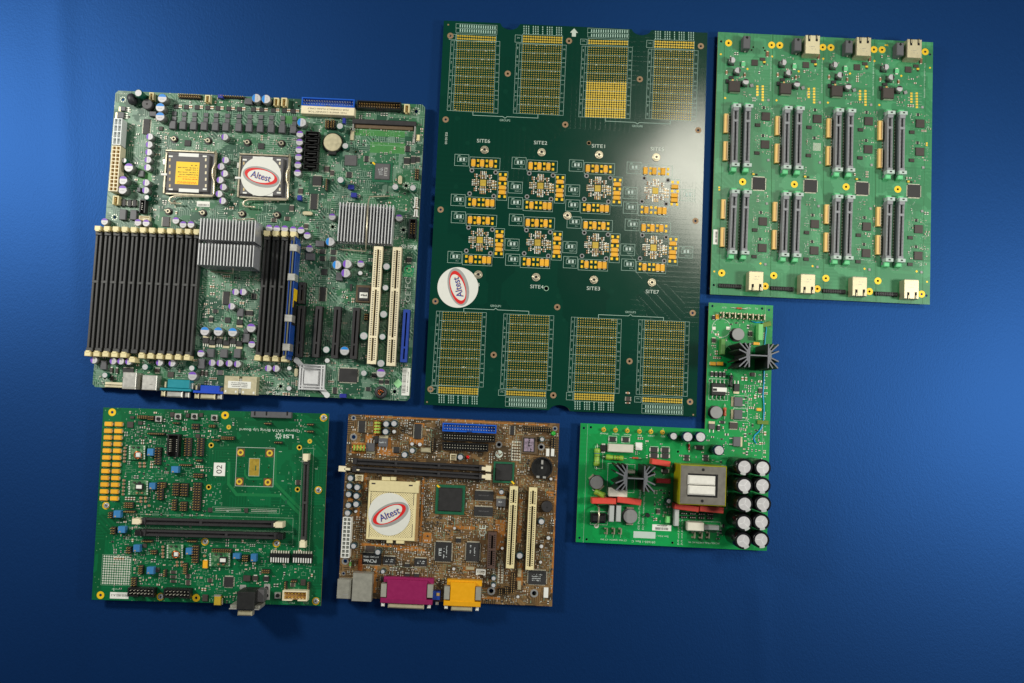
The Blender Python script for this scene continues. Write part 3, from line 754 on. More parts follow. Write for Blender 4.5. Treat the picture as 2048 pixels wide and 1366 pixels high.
# ------------------------------------------------------------------ the blue cloth under everything
def cloth():
    nx, ny, W, D = 260, 180, 1900, 1400
    mb = MB(); v = []
    for j in range(ny+1):
        for i in range(nx+1):
            x, y = -W/2+W*i/nx, -D/2+D*j/ny+60
            z = .45*sin(x*.011+.6*sin(y*.006))+.35*sin(y*.013+x*.004+1.1)+.25*sin(x*.031-y*.017)
            d = (x+440+.09*y)/14; z += .8*math.exp(-d*d)           # soft creases left and right
            d = (x-250+.05*y)/9; z += .4*math.exp(-d*d)*(1 if y < -180 else .2)
            v.append((x, y, z-1.6))
    mb.v = v
    for j in range(ny):
        for i in range(nx):
            a = j*(nx+1)+i; mb.f.append((a, a+1, a+nx+2, a+nx+1)); mb.m.append(0); mb.s.append(True)
    m = bpy.data.materials.new('blue_satin'); m.use_nodes = True; nt = m.node_tree; N = nt.nodes; K = nt.links; b = N['Principled BSDF']
    tc = N.new('ShaderNodeTexCoord')
    n1 = N.new('ShaderNodeTexNoise'); n1.inputs['Scale'].default_value = 5; n1.inputs['Detail'].default_value = 3; K.new(tc.outputs['Object'], n1.inputs['Vector'])
    n2 = N.new('ShaderNodeTexNoise'); n2.inputs['Scale'].default_value = 420; n2.inputs['Detail'].default_value = 3
    mp = N.new('ShaderNodeMapping'); mp.inputs['Scale'].default_value = (1, .55, 1); K.new(tc.outputs['Object'], mp.inputs['Vector']); K.new(mp.outputs['Vector'], n2.inputs['Vector'])
    mx = N.new('ShaderNodeMix'); mx.data_type = 'RGBA'; mx.inputs['A'].default_value = (.0003, .0062, .031, 1); mx.inputs['B'].default_value = (.0006, .0092, .044, 1)
    K.new(n2.outputs['Fac'], mx.inputs['Factor']); K.new(mx.outputs['Result'], b.inputs['Base Color'])
    b.inputs['Roughness'].default_value = .53; b.inputs['IOR'].default_value = 1.8
    b.inputs['Specular IOR Level'].default_value = .82
    b.inputs['Specular Tint'].default_value = (.07, .30, 1.0, 1)
    b.inputs['Sheen Weight'].default_value = .0; b.inputs['Sheen Roughness'].default_value = .4; b.inputs['Sheen Tint'].default_value = (.2, .45, 1, 1)
    n3 = N.new('ShaderNodeTexNoise'); n3.inputs['Scale'].default_value = 900; n3.inputs['Detail'].default_value = 2; K.new(mp.outputs['Vector'], n3.inputs['Vector'])
    ad = N.new('ShaderNodeMath'); ad.operation = 'ADD'; K.new(n2.outputs['Fac'], ad.inputs[0]); K.new(n3.outputs['Fac'], ad.inputs[1])
    bp = N.new('ShaderNodeBump'); bp.inputs['Strength'].default_value = .3; bp.inputs['Distance'].default_value = .0003
    K.new(ad.outputs[0], bp.inputs['Height']); K.new(bp.outputs['Normal'], b.inputs['Normal'])
    MATS['blue_satin'] = m
    o = bpy.data.objects.new('table_cloth', mb.mesh('table_cloth', ['blue_satin'])); COL.objects.link(o)
    o['kind'] = 'structure'; o['label'] = 'deep blue satin cloth spread flat under the circuit boards'
cloth()
def rectpts(b, c=0):
    w, h = b.w/2, b.h/2; b.feet = [(-w*.86, -h*.86), (w*.86, -h*.86), (w*.86, h*.86), (-w*.86, h*.86)]
    return [(-w+c, -h), (w-c, -h), (w, -h+c), (w, h-c), (w-c, h), (-w+c, h), (-w, h-c), (-w, -h+c)]
# ================================================================== server motherboard (upper left)
A = Board('server_motherboard', 'large green server motherboard with a bank of black memory slots and two processor sockets', 'motherboard',
          [(231, 181.6), (851.3, 208.7), (818.5, 802), (184.5, 774)], 8.0, 'pcb_server')
b = A
for x, y, r in ((246, 199, 6), (832.4, 222.7, 8), (229.2, 434.3, 6.5), (812.3, 371.3, 7), (665.2, 453.7, 7), (806.8, 459.8, 7), (789.2, 783, 8), (561.3, 772.5, 7.5), (210, 756, 5)): starring(b, x, y, r)
for x, y in ((597.8, 212), (712, 304), (742, 326)): b.hole(x, y, 2.2)
# --- memory slots
TOPX = (197.8, 216.0, 233.6, 251.4, 269.5, 287.7, 305.7, 323.6, 341.6, 359.6, 377.2, 394.6)
BOTX = (178.3, 196.0, 213.8, 231.6, 249.7, 267.6, 285.6, 303.4, 321.5, 339.6, 358.0, 376.0)
for i in range(12):
    dimm(b, (TOPX[i]+.6, 462.5+i*.62), (BOTX[i]+.8, 703+i*.75), 12.6, 9, 'slot_black', 'ivory', (.42,), 1.12, 5.0, 6.2, (0, 4.5 if i == 5 else 0))
for i in range(4):
    dimm(b, (534.8+i*17.7, 472+i*.7), (517.2+i*17.8, 712+i*.8), 12.6, 9, 'slot_black', 'ivory', (.42,), 1.12, 5.0, 6.2)
# --- sockets of the two processors
def lga(cx, cy, covered):
    o = box(b, 'processor_socket', cx, cy, 103, 88, 2.6, 'grey_box', 0, .3)
    for dx, dy, w, h, m in ((0, -43, 98, 3.5, 'nickel'), (0, 43.5, 98, 3.5, 'nickel'), (-49.5, 0, 4, 84, 'nickel'), (49.5, 0, 4.5, 84, 'nickel')):
        box(b, 'load_frame', cx+dx, cy+dy, w, h, 4.6, m, 0, .4, 2, o)
    c = box(b, 'cap', cx-4, cy, 84, 76, 6.2, 'chip_grey', 0, .8, 2.4, o)
    for dx, dy, w, h in ((-2, -35.5, 40, 7), (-2, 35.5, 40, 7)): box(b, 'cap_window', cx+dx, cy+dy, w, h, 6.35, 'white', 0, .05, 6.0, o)
    for s_ in (-1, 1):
        for q in range(5): box(b, 'cap_slit', cx-4+s_*36, cy-26+q*13, 3, 6, 6.3, 'ivory_pale' if s_ > 0 else 'beige_pin', 0, .02, 6.0, o)
        for q in (-1, 1): box(b, 'cap_notch', cx-4+q*34, cy+s_*33, 8, 3, 6.3, 'white', 0, .02, 6.0, o)
    for dy in (-22, 23): box(b, 'hinge', cx-51, cy+dy, 6, 12, 4.2, 'steel', 0, .4, 0, o)
    box(b, 'latch_tab', cx-50, cy+3, 16, 5, 5.4, 'white', 0, .6, 3, o)
    wire(b, 'lever', [(cx+52, cy-44, 4), (cx+50.5, cy-18, 5), (cx+46, cy-8, 6), (cx+45.5, cy+8, 6), (cx+49, cy+18, 5), (cx+48.5, cy+42, 5), (cx+45, cy+47.5, 5), (cx-30, cy+46.5, 5),
          (cx-39, cy+50, 5), (cx-41.5, cy+56, 5), (cx-37, cy+60.5, 5), (cx-17, cy+61.5, 5)], .95, 'nickel', o)
    return o, c
s1, c1 = lga(379.5, 345.5, False)
yl = label_px(b, 374.5, 346.4, 46.5, 46, 'yellow', 0, 6.45, 6.2, s1, 'warning_label')
text(b, 'WARNING!', 373.5, 365, 4.6, 180, 'orange_txt', 6.55, s1, width=39)
for j, (wd, m) in enumerate(((30, 'orange_txt'), (40, 'orange_txt'), (38, 'black_txt'), (40, 'black_txt'), (24, 'black_txt'), (40, 'black_txt'), (12, 'black_txt'))):
    text(b, '~%d' % int(wd*.62), 375.5+(40-wd)/2*.9, 358.5-j*4.6, 2.0, 180, m, 6.55, s1, width=wd)
s2, c2 = lga(527.5, 352.5, True)
sticker(b, 522, 352.5, 40.3, 6.75, -13, 'white round sticker with red oval logo on the right processor socket of the large motherboard')
lb = label_px(b, 406.5, 408, 26, 11); barcode(b, 406.5, 410, 23, 4.5, .2, lb, False, 30)
# cooler nuts
def nut(px, py):
    x, y = b.L(px, py, 1.5); k = b.k(px, py)
    def build(mb):
        mb.cyl(0, 0, 8.0*k, 0, .35, 1, 1, 24); mb.cyl(0, 0, 4.6*k, .3, 3.2, 0, 0, 20, .3); mb.disc(0, 0, 2.4*k, 3.24, 2, 14); mb.box(-6.2*k, 2.5*k, 5*k, 1.8*k, .3, .9, 0)
    b.put('threaded_nut', cached('nutA', build, 'threaded_nut', ['nickel', 'black', 'void']), x, y); b.mark(x, y, 8, 8)
for p in ((348.2, 278), (416, 281.5), (494.6, 284.7), (563, 286.6), (336.6, 422.7), (405.5, 425.7), (484.2, 427.6), (553.8, 430)): nut(*p)
# --- heatsinks
h1 = fins(b, 'heatsink', [(401.4, 436), (511.8, 441), (505.7, 534.4), (394, 528.9)], 32, 18, ((0, .455), (.535, 1)), 1.0)
wire(b, 'wire_clip', [(475, 439.3, 33), (507, 437.3, 33), (521, 450, 10)], .7, 'nickel', h1)
wire(b, 'wire_clip', [(466, 537, 16), (466, 547, 4), (422, 543, 4)], .8, 'nickel', h1)
h2 = fins(b, 'heatsink', [(679.8, 404), (787, 410), (782.7, 489.3), (674, 480.8)], 17, 18, ((0, 1),), 1.0)
wire(b, 'wire_clip', [(780, 392, 4), (739, 393.5, 6), (736, 408, 17.5), (732, 484, 17.5), (731.5, 503, 5), (683, 499, 4)], .75, 'nickel', h2)
h3 = asm(b, 'low_heatsink', [('base', 'alu_top', 623.4, 754.6, 52, 52, 0, 3), ('raised_plate', 'alu_top', 622, 754.5, 28, 28, 3, 7.5, .5)]
         + [('ridge', 'alu_top', 623.4, 754.6+d, 50, 2.6, 3, 6.5) for d in (-24, -18.5, 18.5, 24)] + [('ridge', 'alu_top', 623.4+d, 754.6, 2.6, 50, 3, 6.3) for d in (-24, -18.5, 18.5, 24)])
for x, y in ((599, 727), (648, 783.5)):
    X, Y = b.L(x, y, 3); b.put('ear', cached('earA', lambda mb: (mb.box(0, 0, 11, 5.2, 1, 3.4, 0, radians(-45), .3), mb.cyl(-3.2, 3.2, 2.9, 1, 3.5, n=18), mb.cyl(3.2, -3.2, 2.9, 1, 3.5, n=18)), 'ear', ['alu_top']), X, Y, 0, 0, h3)
# --- power
powerconn(b, 234.3, 262.8, 16.5, 54, 13, 2, 4, 'white_nylon', 'white_nylon')
powerconn(b, 229.2, 336.8, 17.5, 92.5, 13, 2, 12, 'ivory_pale', 'tan')
# --- capacitors
for x, y in ((299.1, 273.1), (298.2, 289), (297.2, 304.3), (295.7, 319.5), (294.8, 334.8), (292.1, 365.3), (291.1, 380.6), (449.4, 273.8), (451, 320), (442, 333), (449, 347), (440, 359.8), (446.5, 374), (438, 387.5), (445, 401.5),
             (471, 583.8), (486.2, 583.8), (463, 612.5), (424, 725.5), (439.8, 726), (458, 726.8), (474.6, 728), (536.3, 736.5), (552, 737), (187.5, 720.4), (225.9, 722.3), (241.2, 722.3), (257, 722.9), (318.7, 725.3), (343.7, 726.5)):
    ecap(b, x, y, 14.6, 8.5, 'pp', 180)
for x, y in ((599.6, 268.3), (598.7, 284.1), (597.8, 299.4), (596.8, 314.3), (595.7, 329.9), (594.9, 345.8), (351.5, 441), (366, 449), (381.8, 449), (209, 443), (275.6, 445), (292, 446), (538, 456), (553.3, 457.5), (569.2, 457.5), (586.3, 459.3), (601.6, 460.5), (614.4, 470.9),
             (618.6, 497), (664.2, 433.5), (798, 435.4), (721.3, 527.7), (503.3, 688.9), (401.5, 707)):
    ecap(b, x, y, 14.8, 8.5, 'pp', 90)
for x, y, a in ((257.3, 334.8, 90), (245.7, 360.4, 90), (244.7, 379.3, 90), (694.2, 527.7, 180), (691.2, 546, 180), (502, 655.8, 90), (384.6, 752, 90), (761.7, 746.3, 90)): ecap(b, x, y, 18.4, 11.5, 'pp', a)
for x, y, a in ((324.4, 196.2, 90), (320.2, 214.6, 90), (319.9, 232.9, 90), (512.3, 196.2, 180), (531.8, 198, 180), (603.2, 244.5, 180), (660, 483.2, 180), (673.5, 529.6, 180), (409.3, 662.3, 90), (436.2, 663, 90), (465, 664.4, 90), (688.9, 701.7, 90)): ecap(b, x, y, 18.4, 11.5, 'pb', a)
for x, y, d, h in ((276.6, 185.9, 15.5, 17), (248.1, 320.8, 11, 9), (293.3, 394.6, 10.5, 9), (679.8, 252, 14, 11), (690.8, 291.7, 13, 11), (681, 359.7, 14.5, 15), (790.3, 373.7, 13.5, 11), (825.7, 375.5, 13.5, 11), (773, 533, 15, 11), (771, 575.4, 13, 9), (767.2, 628.5, 15.5, 11),
                   (764.8, 673.6, 13.5, 10), (761.7, 726.7, 16, 10), (727.6, 671.8, 17, 11), (652.5, 699.3, 14.5, 10), (727.6, 746.3, 13, 10), (290, 733.9, 13, 13), (209.4, 750.3, 12, 9), (383.4, 736.3, 12, 9)): ecap(b, x, y, d, h, 'gr', 30)
for x, y, d in ((654.3, 721.2, 10), (577.8, 776.8, 10), (578.4, 736.5, 9), (720.5, 546, 9)): ecap(b, x, y, d, 5, 'si', 0)
# --- toroid chokes, buzzer, battery
def choke(px, py, d, hgt, standing):
    x, y = b.L(px, py, hgt); r = d*b.k(px, py, hgt)/2
    mb = MB()
    if standing: mb.torus(0, 0, r*1.0, r*.62, r*.42, 0, 24, 10, 'x', 1.5)
    else: mb.torus(0, 0, r*.42, r*.66, r*.36, 0, 28, 10, 'z', 1.1)
    o = b.put('toroid_choke', mb.mesh('toroid_choke', ['toroid']), x, y, 0, .3); b.mark(x, y, 2*r, 2*r)
    m2 = MB()
    for i in range(7):
        a = i*.34+(4.2 if standing else 0) if standing else i*2*pi/9
        if standing: m2.torus(0, r*.62*cos(a), r+r*.62*sin(a), r*.47, .5, 0, 14, 6, 'y' if abs(cos(a)) > .7 else 'z', 1)
        else: m2.tube([(r*.15*cos(a), r*.15*sin(a), r*.9), (r*.5*cos(a), r*.5*sin(a), r*.92)], .45, 0, 6)
    b.put('copper_winding', m2.mesh('copper_winding', ['copper']), x, y, 0, .3, o)
choke(261, 196, 23, 10, True); choke(761, 784.7, 25, 6, False)
x, y = b.L(293.9, 207.8, 9); r = 21*b.k(294, 208, 9)/2
bz = b.put('buzzer', cached('bzA', lambda mb: (mb.cyl(0, 0, r, 0, 9, 0, 0, 32, .6), mb.disc(0, 0, r*.18, 9.05, 1, 14)), 'buzzer', ['chip_grey', 'void']), x, y); b.mark(x, y, 2*r, 2*r)
x, y = b.L(665.2, 284.4, 4.5); r = 36.5*b.k(665, 284, 4.5)/2
bt = b.put('battery_holder', cached('bhA', lambda mb: (mb.cyl(0, 0, r*1.12, 0, 3.2, n=36, c=.4), mb.box(0, -r*1.1, 8, 5, 0, 3.6, 0, 0, .3)), 'battery_holder', ['black']), x, y); b.mark(x, y, 2.3*r, 2.3*r)
b.put('coin_cell', cached('ccA', lambda mb: mb.cyl(0, 0, r, 1, 4.8, n=40, c=.5), 'coin_cell', ['steel_warm']), x, y, 0, 0, bt)
# --- drive connectors along the top edge
o = boxhdr(b, 656, 204.6, 106, 17.5, 9, 'blue', 20, 2, 'lead')
o = asm(b, 'compact_flash_connector', [('body', 'ivory_pale', 655.5, 220.8, 107, 16.5, 0, 9, .5)])
text(b, 'THIS WHITE CONNECTOR', 655, 224.2, 3.4, 180, 'black_txt', 9.08, o, width=78)
text(b, 'FOR COMPACT FLASH ONLY', 656, 218.2, 3.4, 180, 'black_txt', 9.08, o, width=82)
boxhdr(b, 757.9, 210, 88, 16, 9, 'black', 17, 2, 'brass')
for x, y, w, h in ((302.4, 192, 9, 15), (414.6, 197, 10, 15), (552, 203, 10, 16), (567.8, 203.6, 11, 17), (813.5, 216.6, 11, 17), (231, 400, 12, 18)):
    boxhdr(b, x, y, w, h, 7, 'ivory', 1, 3, 'brass', name='fan_connector')
pinhdr(b, 380, 193.5, 45, 9, 10, 2); pinhdr(b, 466, 194.5, 48, 5, 10, 1); box(b, 'jumper', 440.6, 192, 10, 7, 6, 'navy_jumper')
pinhdr(b, 655, 249, 9.5, 18, 2, 5); pinhdr(b, 666, 249, 9.5, 18, 2, 5); pinhdr(b, 834, 349, 9, 22, 2, 5); pinhdr(b, 834, 408, 6, 24, 1, 6); pinhdr(b, 733, 634, 8, 14, 2, 3); pinhdr(b, 653.5, 370, 5, 24, 1, 6)
for x, y, w, h in ((687.7, 241, 5.5, 11), (701.5, 373.7, 11, 9), (707.3, 389.6, 11, 9), (598.4, 395.2, 8, 10), (685.4, 791.5, 13, 8)): box(b, 'jumper', x, y, w, h, 6, 'navy_jumper')
boxhdr(b, 831.8, 405, 6.5, 22, 5, 'white', 1, 4, 'lead', name='small_connector'); boxhdr(b, 831.4, 426, 6.5, 15, 5, 'white', 1, 3, 'lead', name='small_connector')
boxhdr(b, 288.4, 436.1, 21, 9, 5, 'ivory_pale', 5, 1, 'lead', name='small_connector')
boxhdr(b, 825, 456, 15, 38, 9, 'black', 2, 5, 'brass'); boxhdr(b, 284.5, 412, 12, 27, 8, 'black', 1, 4, 'steel', name='small_connector')
for i in range(7):
    px = 624.6-.82*i; py = 268.3+i*10.8
    if i < 6:
        o = boxhdr(b, px, 268.3+i*12.9, 28, 11.6, 9, 'black', 7, 1, 'black', name='drive_socket', floor='void')
        box(b, 'tongue', px+1, 268.3+i*12.9, 18, 2.4, 8.6, 'black_plastic', 0, .2, 2, o)
# small-outline memory socket
o = asm(b, 'laptop_memory_socket', [('body', 'slot_dark', 768.3, 244.6, 128, 9.5, 0, 5.2, .4), ('contact_shelf', 'plcc', 768, 254.6, 117, 7, 0, 2.4), ('side_clip', 'steel', 706, 254, 2.6, 14, 0, 5), ('side_clip', 'steel', 829.6, 263, 2.6, 26, 0, 4.5),
          ('clip_foot', 'steel_warm', 704.2, 270.3, 7, 20, 0, 2), ('clip_foot', 'steel', 827.5, 281, 5, 10, 0, 2), ('clip_foot', 'ivory', 836, 275, 6.5, 12, 0, 2.5)])
# --- expansion slots
pci(b, (756.8, 492.5), (742.6, 728), 18, 11, 'ivory_pale', (.36, .77)); pci(b, (794.6, 494), (781.4, 732), 18, 11, 'ivory_pale', (.36, .77))
for p0, p1, m in (((602.6, 611), (596, 714), 'slot_dark'), ((637.8, 612), (630.2, 714.5), 'slot_dark'), ((675, 613), (668.2, 716.5), 'slot_dark'), ((712.9, 615), (706, 718), 'slot_dark'), ((813.6, 619), (806.7, 724.5), 'blue_deep')): pci(b, p0, p1, 13.5, 10, m, (.72,), tick=False)
pci(b, (604.2, 564), (601.2, 607), 13, 10, 'slot_dark', (.3,), tick=False)
# --- chips
for x, y, w, h, s_, g in ((292.7, 253, 13, 31, 'l', 0), (321.4, 256.7, 8, 8, '', 2), (375, 286, 12, 12, '', 0), (522, 292, 12, 12, '', 0), (815.3, 297.2, 9, 12, 'l', 0), (813.5, 321.6, 12, 12, 't', 0), (826.3, 319.2, 10, 13, 't', 0), (836, 318.6, 7, 10, 't', 0),
                          (732.9, 317.3, 8, 12, 'l', 0), (701.2, 320.5, 24, 21, '', 1), (653.6, 337.7, 10, 10, 't', 2), (664, 345.5, 8, 9, 't', 2), (698, 349.3, 10, 12, 'l', 0), (634, 361.3, 18, 19, 't', 0), (627.5, 403, 13, 32, 'l', 0), (644.8, 502.7, 10, 10, 'l', 0), (644.8, 516.8, 10, 10, 'l', 0), (666.8, 504, 10, 10, 'l', 0),
                          (666, 517.4, 10, 10, 'l', 0), (648.5, 544.2, 12, 12, '', 0), (645.4, 588.2, 12, 29, 'l', 0), (696.4, 750.6, 37, 27, 'a', 0), (748, 750.6, 9, 8, 't', 0), (761.7, 763.8, 9, 7, 't', 0), (774, 764, 9, 7, 't', 0), (736, 778, 8, 8, 'l', 0), (669.6, 781, 8, 13, 'l', 0), (452, 596, 12, 27, 'l', 0), (507.6, 592.3, 8, 12, 'l', 0), (430, 622.3, 8, 8, 'l', 0),
                          (421.5, 638.7, 9, 9, 't', 0), (455, 640, 11, 11, '', 0), (497.8, 626, 16, 9, 't', 0), (331.7, 443, 14, 20, 'l', 1), (439.8, 745, 10, 10, 'l', 1), (256, 741.5, 22, 11, 't', 0), (314, 741, 10, 8, 't', 2), (341, 749, 12, 11, '', 2), (702, 575, 4, 14, '', 0), (818, 520, 10, 9, 't', 0), (574, 437, 8, 8, 'l', 2), (612, 452, 8, 8, 't', 2), (547, 440, 8, 8, 'l', 2), (600, 340, 8, 9, 't', 2), (601, 382, 9, 10, 't', 2), (583, 416, 9, 10, 't', 2), (792, 505, 5, 5, '', 0)):
    chip(b, x, y, w, h, s_, 1.4, ('chip', 'chip_grey', 'chip_brown')[g])
for x, y in ((411, 680.8), (438.3, 682), (465.2, 681.5)): dpak(b, x, y, 12, 11, 't', 2.2, 'chip', 3)
for x, y in ((424, 684.5), (452, 685.7), (478.3, 687), (478.9, 644.2)): dpak(b, x, y, 12, 11, 'b', 2.2, 'chip', 2)
dpak(b, 245.7, 217, 10, 9, 'l', 3, 'grey_box', 3); dpak(b, 240.8, 229.8, 13.5, 12, 'l', 3, 'grey_box', 3)
for x, y, w, h in ((305.5, 227.4, 14, 10), (281.7, 347, 11, 13), (277.4, 379, 7, 9), (245, 428.8, 12.5, 21), (266.4, 429.4, 12.5, 20), (497, 202.3, 16, 12), (639.9, 486.9, 18, 12), (619.8, 513, 18, 14), (678.4, 552.8, 13, 16), (480, 624.7, 12, 16), (491.7, 676, 13, 18), (420.3, 706, 14, 17), (447, 706.6, 14, 17), (474, 706.6, 13, 18), (402.6, 727.4, 13, 20), (206.5, 730, 12, 18), (492, 661, 9, 10)):
    box(b, 'inductor', x, y, w, h, 4.5, 'grey_box', 0, .4)
for x, y in ((247, 405), (258.5, 406), (268.5, 406)): endcapped(b, x, y, 7, 14, 3, 'chip', 'x', 'diode')
for x, y in ((222, 740), (233, 741), (223, 757), (404, 746), (412, 747)): endcapped(b, x, y, 5, 9, 2, 'chip_brown', 'y', 'diode')
# voltage regulator rows along the top
XS1 = (351.9, 372.6, 394, 415.3, 435.4, 457.4, 478.7, 506.8, 523.3, 546.5, 568.5, 586.2)
XS2 = (348.5, 368.4, 389, 411.8, 432.3, 454.9, 477.9, 499.5, 521.5, 542.8, 565.4, 589.2)
XS3 = (344.6, 364.7, 386, 407.2, 429.9, 450.7, 476.3, 497.4, 519.6, 541.6, 563.6, 586.2)
for i in range(12):
    chip(b, XS1[i], 212.7+.85*i, 9.5, 8.5, '', 1.5)
    for q in (7.5, 10.8):
        X, Y = b.L(XS1[i]+q, 213+.85*i); smd_item(b, 'cap', X, Y, True, 3.4, 1.5); b.mark(X, Y, 1.5, 3.4)
    chip(b, XS2[i], 226.8+.9*i, 9, 8.5, '', 1.5, 'grey_box'); chip(b, XS2[i]-.5, 236.8+.9*i, 9, 8.5, '', 1.5, 'grey_box')
    box(b, 'inductor', XS3[i], 249.3+.8*i, 12.6, 16.5, 5, 'grey_box', 0, .5)
# graphics chip and firmware
o = box(b, 'graphics_chip', 764.7, 344.4, 40, 41, .9, 'pcb_sub', 0, .1); box(b, 'mould', 764.7, 342.8, 30, 33, 2.2, 'chip_grey', 0, .8, .8, o)
box(b, 'printed_panel', 771.5, 343.5, 6.5, 17, 2.26, 'logo_grey', 0, .0, 2.2, o); text(b, 'ATI', 771.5, 343.5, 5, -90, 'chip_grey', 2.34, o, bold=.03, width=13)
for j in range(4): text(b, '~%d' % (11-j), 764.6-j*2.6, 343.5, 1.6, -90, 'grey_txt', 2.3, o, width=16-j*2)
box(b, 'paint_dot', 747.6, 326.7, 7, 3.5, 1.0, 'yellow', -38, .1)
o = asm(b, 'firmware_chip', [('socket', 'plcc', 726.6, 587.6, 30, 35, 0, 2.6, .5), ('body', 'chip', 726.8, 588, 22, 27, 2, 3.4, .3), ('label', 'label', 727.2, 590.5, 16, 11.5, 3.4, 3.55, .02)])
text(b, '~5', 727.2, 590.5, 3.4, 180, 'black_txt', 3.62, o, width=12)
for x, y, w, h in ((800, 359.5, 8, 18), (614.8, 426.3, 20, 8), (592, 745, 7, 17)):
    k = b.k(x, y, 3); X, Y = b.L(x, y, 3); W, D = w*k, h*k; r = min(W, D)/2
    pts = []
    for i in range(8): a = (pi*i/7)+(0 if D > W else -pi/2); pts.append((r*cos(a)+(0 if D > W else W/2-r), r*sin(a)+(D/2-r if D > W else 0)))
    for i in range(8): a = pi+(pi*i/7)+(0 if D > W else -pi/2); pts.append((r*cos(a)-(0 if D > W else W/2-r), r*sin(a)-(D/2-r if D > W else 0)))
    mb = MB(); mb.prism(pts, 0, 3.2, 0, None, .4, True); b.put('crystal', mb.mesh('crystal', ['steel_warm']), X, Y); b.mark(X, Y, W, D)
# --- rear connectors
asm(b, 'usb_port_stack', [('shell', 'steel', 258.3, 761.3, 27, 34, 0, 15, .5), ('seam', 'steel_rough', 258, 775, 26, 2, 0, 15.2), ('side', 'steel_rough', 276, 763, 7, 32, 0, 8)])
asm(b, 'keyboard_port', [('shell', 'steel', 298.5, 765.2, 29, 30, 0, 13, .5), ('mark', 'steel_rough', 302, 769, 6, 1.2, 13, 13.06)])
asm(b, 'front_usb_header', [('shell', 'ivory_pale', 229, 767, 38, 5, 0, 3), ('strip', 'steel_warm', 228, 772.5, 38, 5, 0, 2)])
asm(b, 'serial_port', [('shell', 'teal', 357, 768, 44, 17, 0, 12, .5), ('flange', 'teal', 350.6, 779.2, 62, 5, 0, 12.4), ('d_shell', 'steel', 348.6, 788.4, 31, 12, 1.5, 10.5, 1.2), ('screw_post', 'steel_warm', 325.6, 787, 8, 11, 3, 9, .8), ('screw_post', 'steel', 373.6, 789.6, 8.5, 11, 3, 9, .8), ('strap', 'steel_warm', 331, 769, 4, 12, 0, 8), ('strap', 'steel', 383, 772, 5, 12, 0, 8)])
asm(b, 'video_port', [('shell', 'vga', 419.5, 777.6, 38, 13, 0, 12, .5), ('flange', 'vga', 416, 784.4, 60, 5, 0, 12.4), ('d_shell', 'steel_warm', 414.8, 793, 29, 10.5, 1.5, 10.5, 1.2), ('screw_post', 'steel_warm', 392.8, 792, 9, 10, 3, 9, .8), ('screw_post', 'steel', 438.6, 793.4, 8.5, 10, 3, 9, .8), ('strap', 'steel_warm', 393, 775, 4, 9, 0, 8), ('strap', 'steel_warm', 441.5, 779, 5, 8, 0, 8)])
o = asm(b, 'network_port_pair', [('shell', 'steel_warm', 462.4, 770.2, 29, 37, 0, 12, .4), ('shell_half', 'steel_warm', 497.8, 771.4, 29, 37, 0, 12, .4), ('bridge', 'steel_rough', 480, 772, 8, 30, 0, 11), ('label', 'label', 478.9, 769.6, 46, 14, 12, 12.25, .02)]
        + [('spring', 'white', q, 782.5+(q-451)*.06, 3.5, 5, 11, 12.4, .4) for q in (451, 471.3, 486, 507)])
for j in range(3): barcode(b, 478.9, 766+j*3.6, 34-abs(j-1)*2, 2.0, 12.25, o, False, 30)
# --- marks on the board
text(b, 'X7DWN+', 540.5, 775.8, 5.6, 180, 'silk', width=29); text(b, 'SUPER', 557, 786, 6.6, 180, 'silk', width=27, bold=.01); fill_px(b, 535.5, 785.2, 6, 6, 'silk', rot=45); text(b, 'REV 1.1', 549, 769, 2.4, 180, 'silk_dim')
text(b, 'RoHS', 818, 493.2, 8.2, 180, 'silk', width=31, bold=.02); text(b, 'CE', 816.3, 594, 11, 90, 'silk', width=21); text(b, 'FC', 816.5, 566.5, 11, 90, 'silk', width=21)
text(b, 'DESIGNED IN USA', 829.5, 560, 2.6, -90, 'silk_dim', width=42); text(b, '~24', 804, 570, 2.4, -90, 'silk_dim', width=50)
for x, s_ in ((651, 'SLOT4 PCI-E X8'), (688, 'SLOT3 PCI-E X8'), (724, 'SLOT2 PCI-E X8'), (822, '~10')): text(b, s_, x, 652, 2.6, -90, 'silk_dim', width=30)
k_ = b.k(818, 541)
x, y = b.L(818, 540); o = b.put('eco_mark', cached('ecoA', lambda mb: (mb.disc(0, 0, 10*k_, .07, 0, 28), mb.disc(0, 0, 5.4*k_, .1, 1, 20), mb.disc(0, 0, 3*k_, .13, 0, 16)), 'eco_mark', ['eco_green', 'pale_green']), x, y)
fill_px(b, 816, 550, 19, 7, 'eco_green'); text(b, 'RoHS', 816, 550.2, 4.5, 180, 'pale_green', .1, width=17)
o = box(b, 'round_label', 796, 767, 13.6, 13.6, .18, 'pale_green', 45, .02); lb = label_px(b, 811.8, 763.4, 15.5, 55); barcode(b, 808.5, 763, 7, 47, .2, lb, True, 34)
text(b, '~30', 815.5, 764, 1.6, -90, 'black_txt', .28, lb, width=40)
for x, y, w, h in ((775, 296, 70, 22), (760, 262, 100, 22), (590, 240, 40, 16), (290, 350, 28, 40)): fill_px(b, x, y, w, h, 'pour_green', .03)
for x, y, w, h in ((768, 276, 122, 30), (520, 404, 22, 12), (540, 417, 14, 20), (524, 437, 16, 16), (690, 335, 14, 30)): rect_px(b, x, y, w, h)
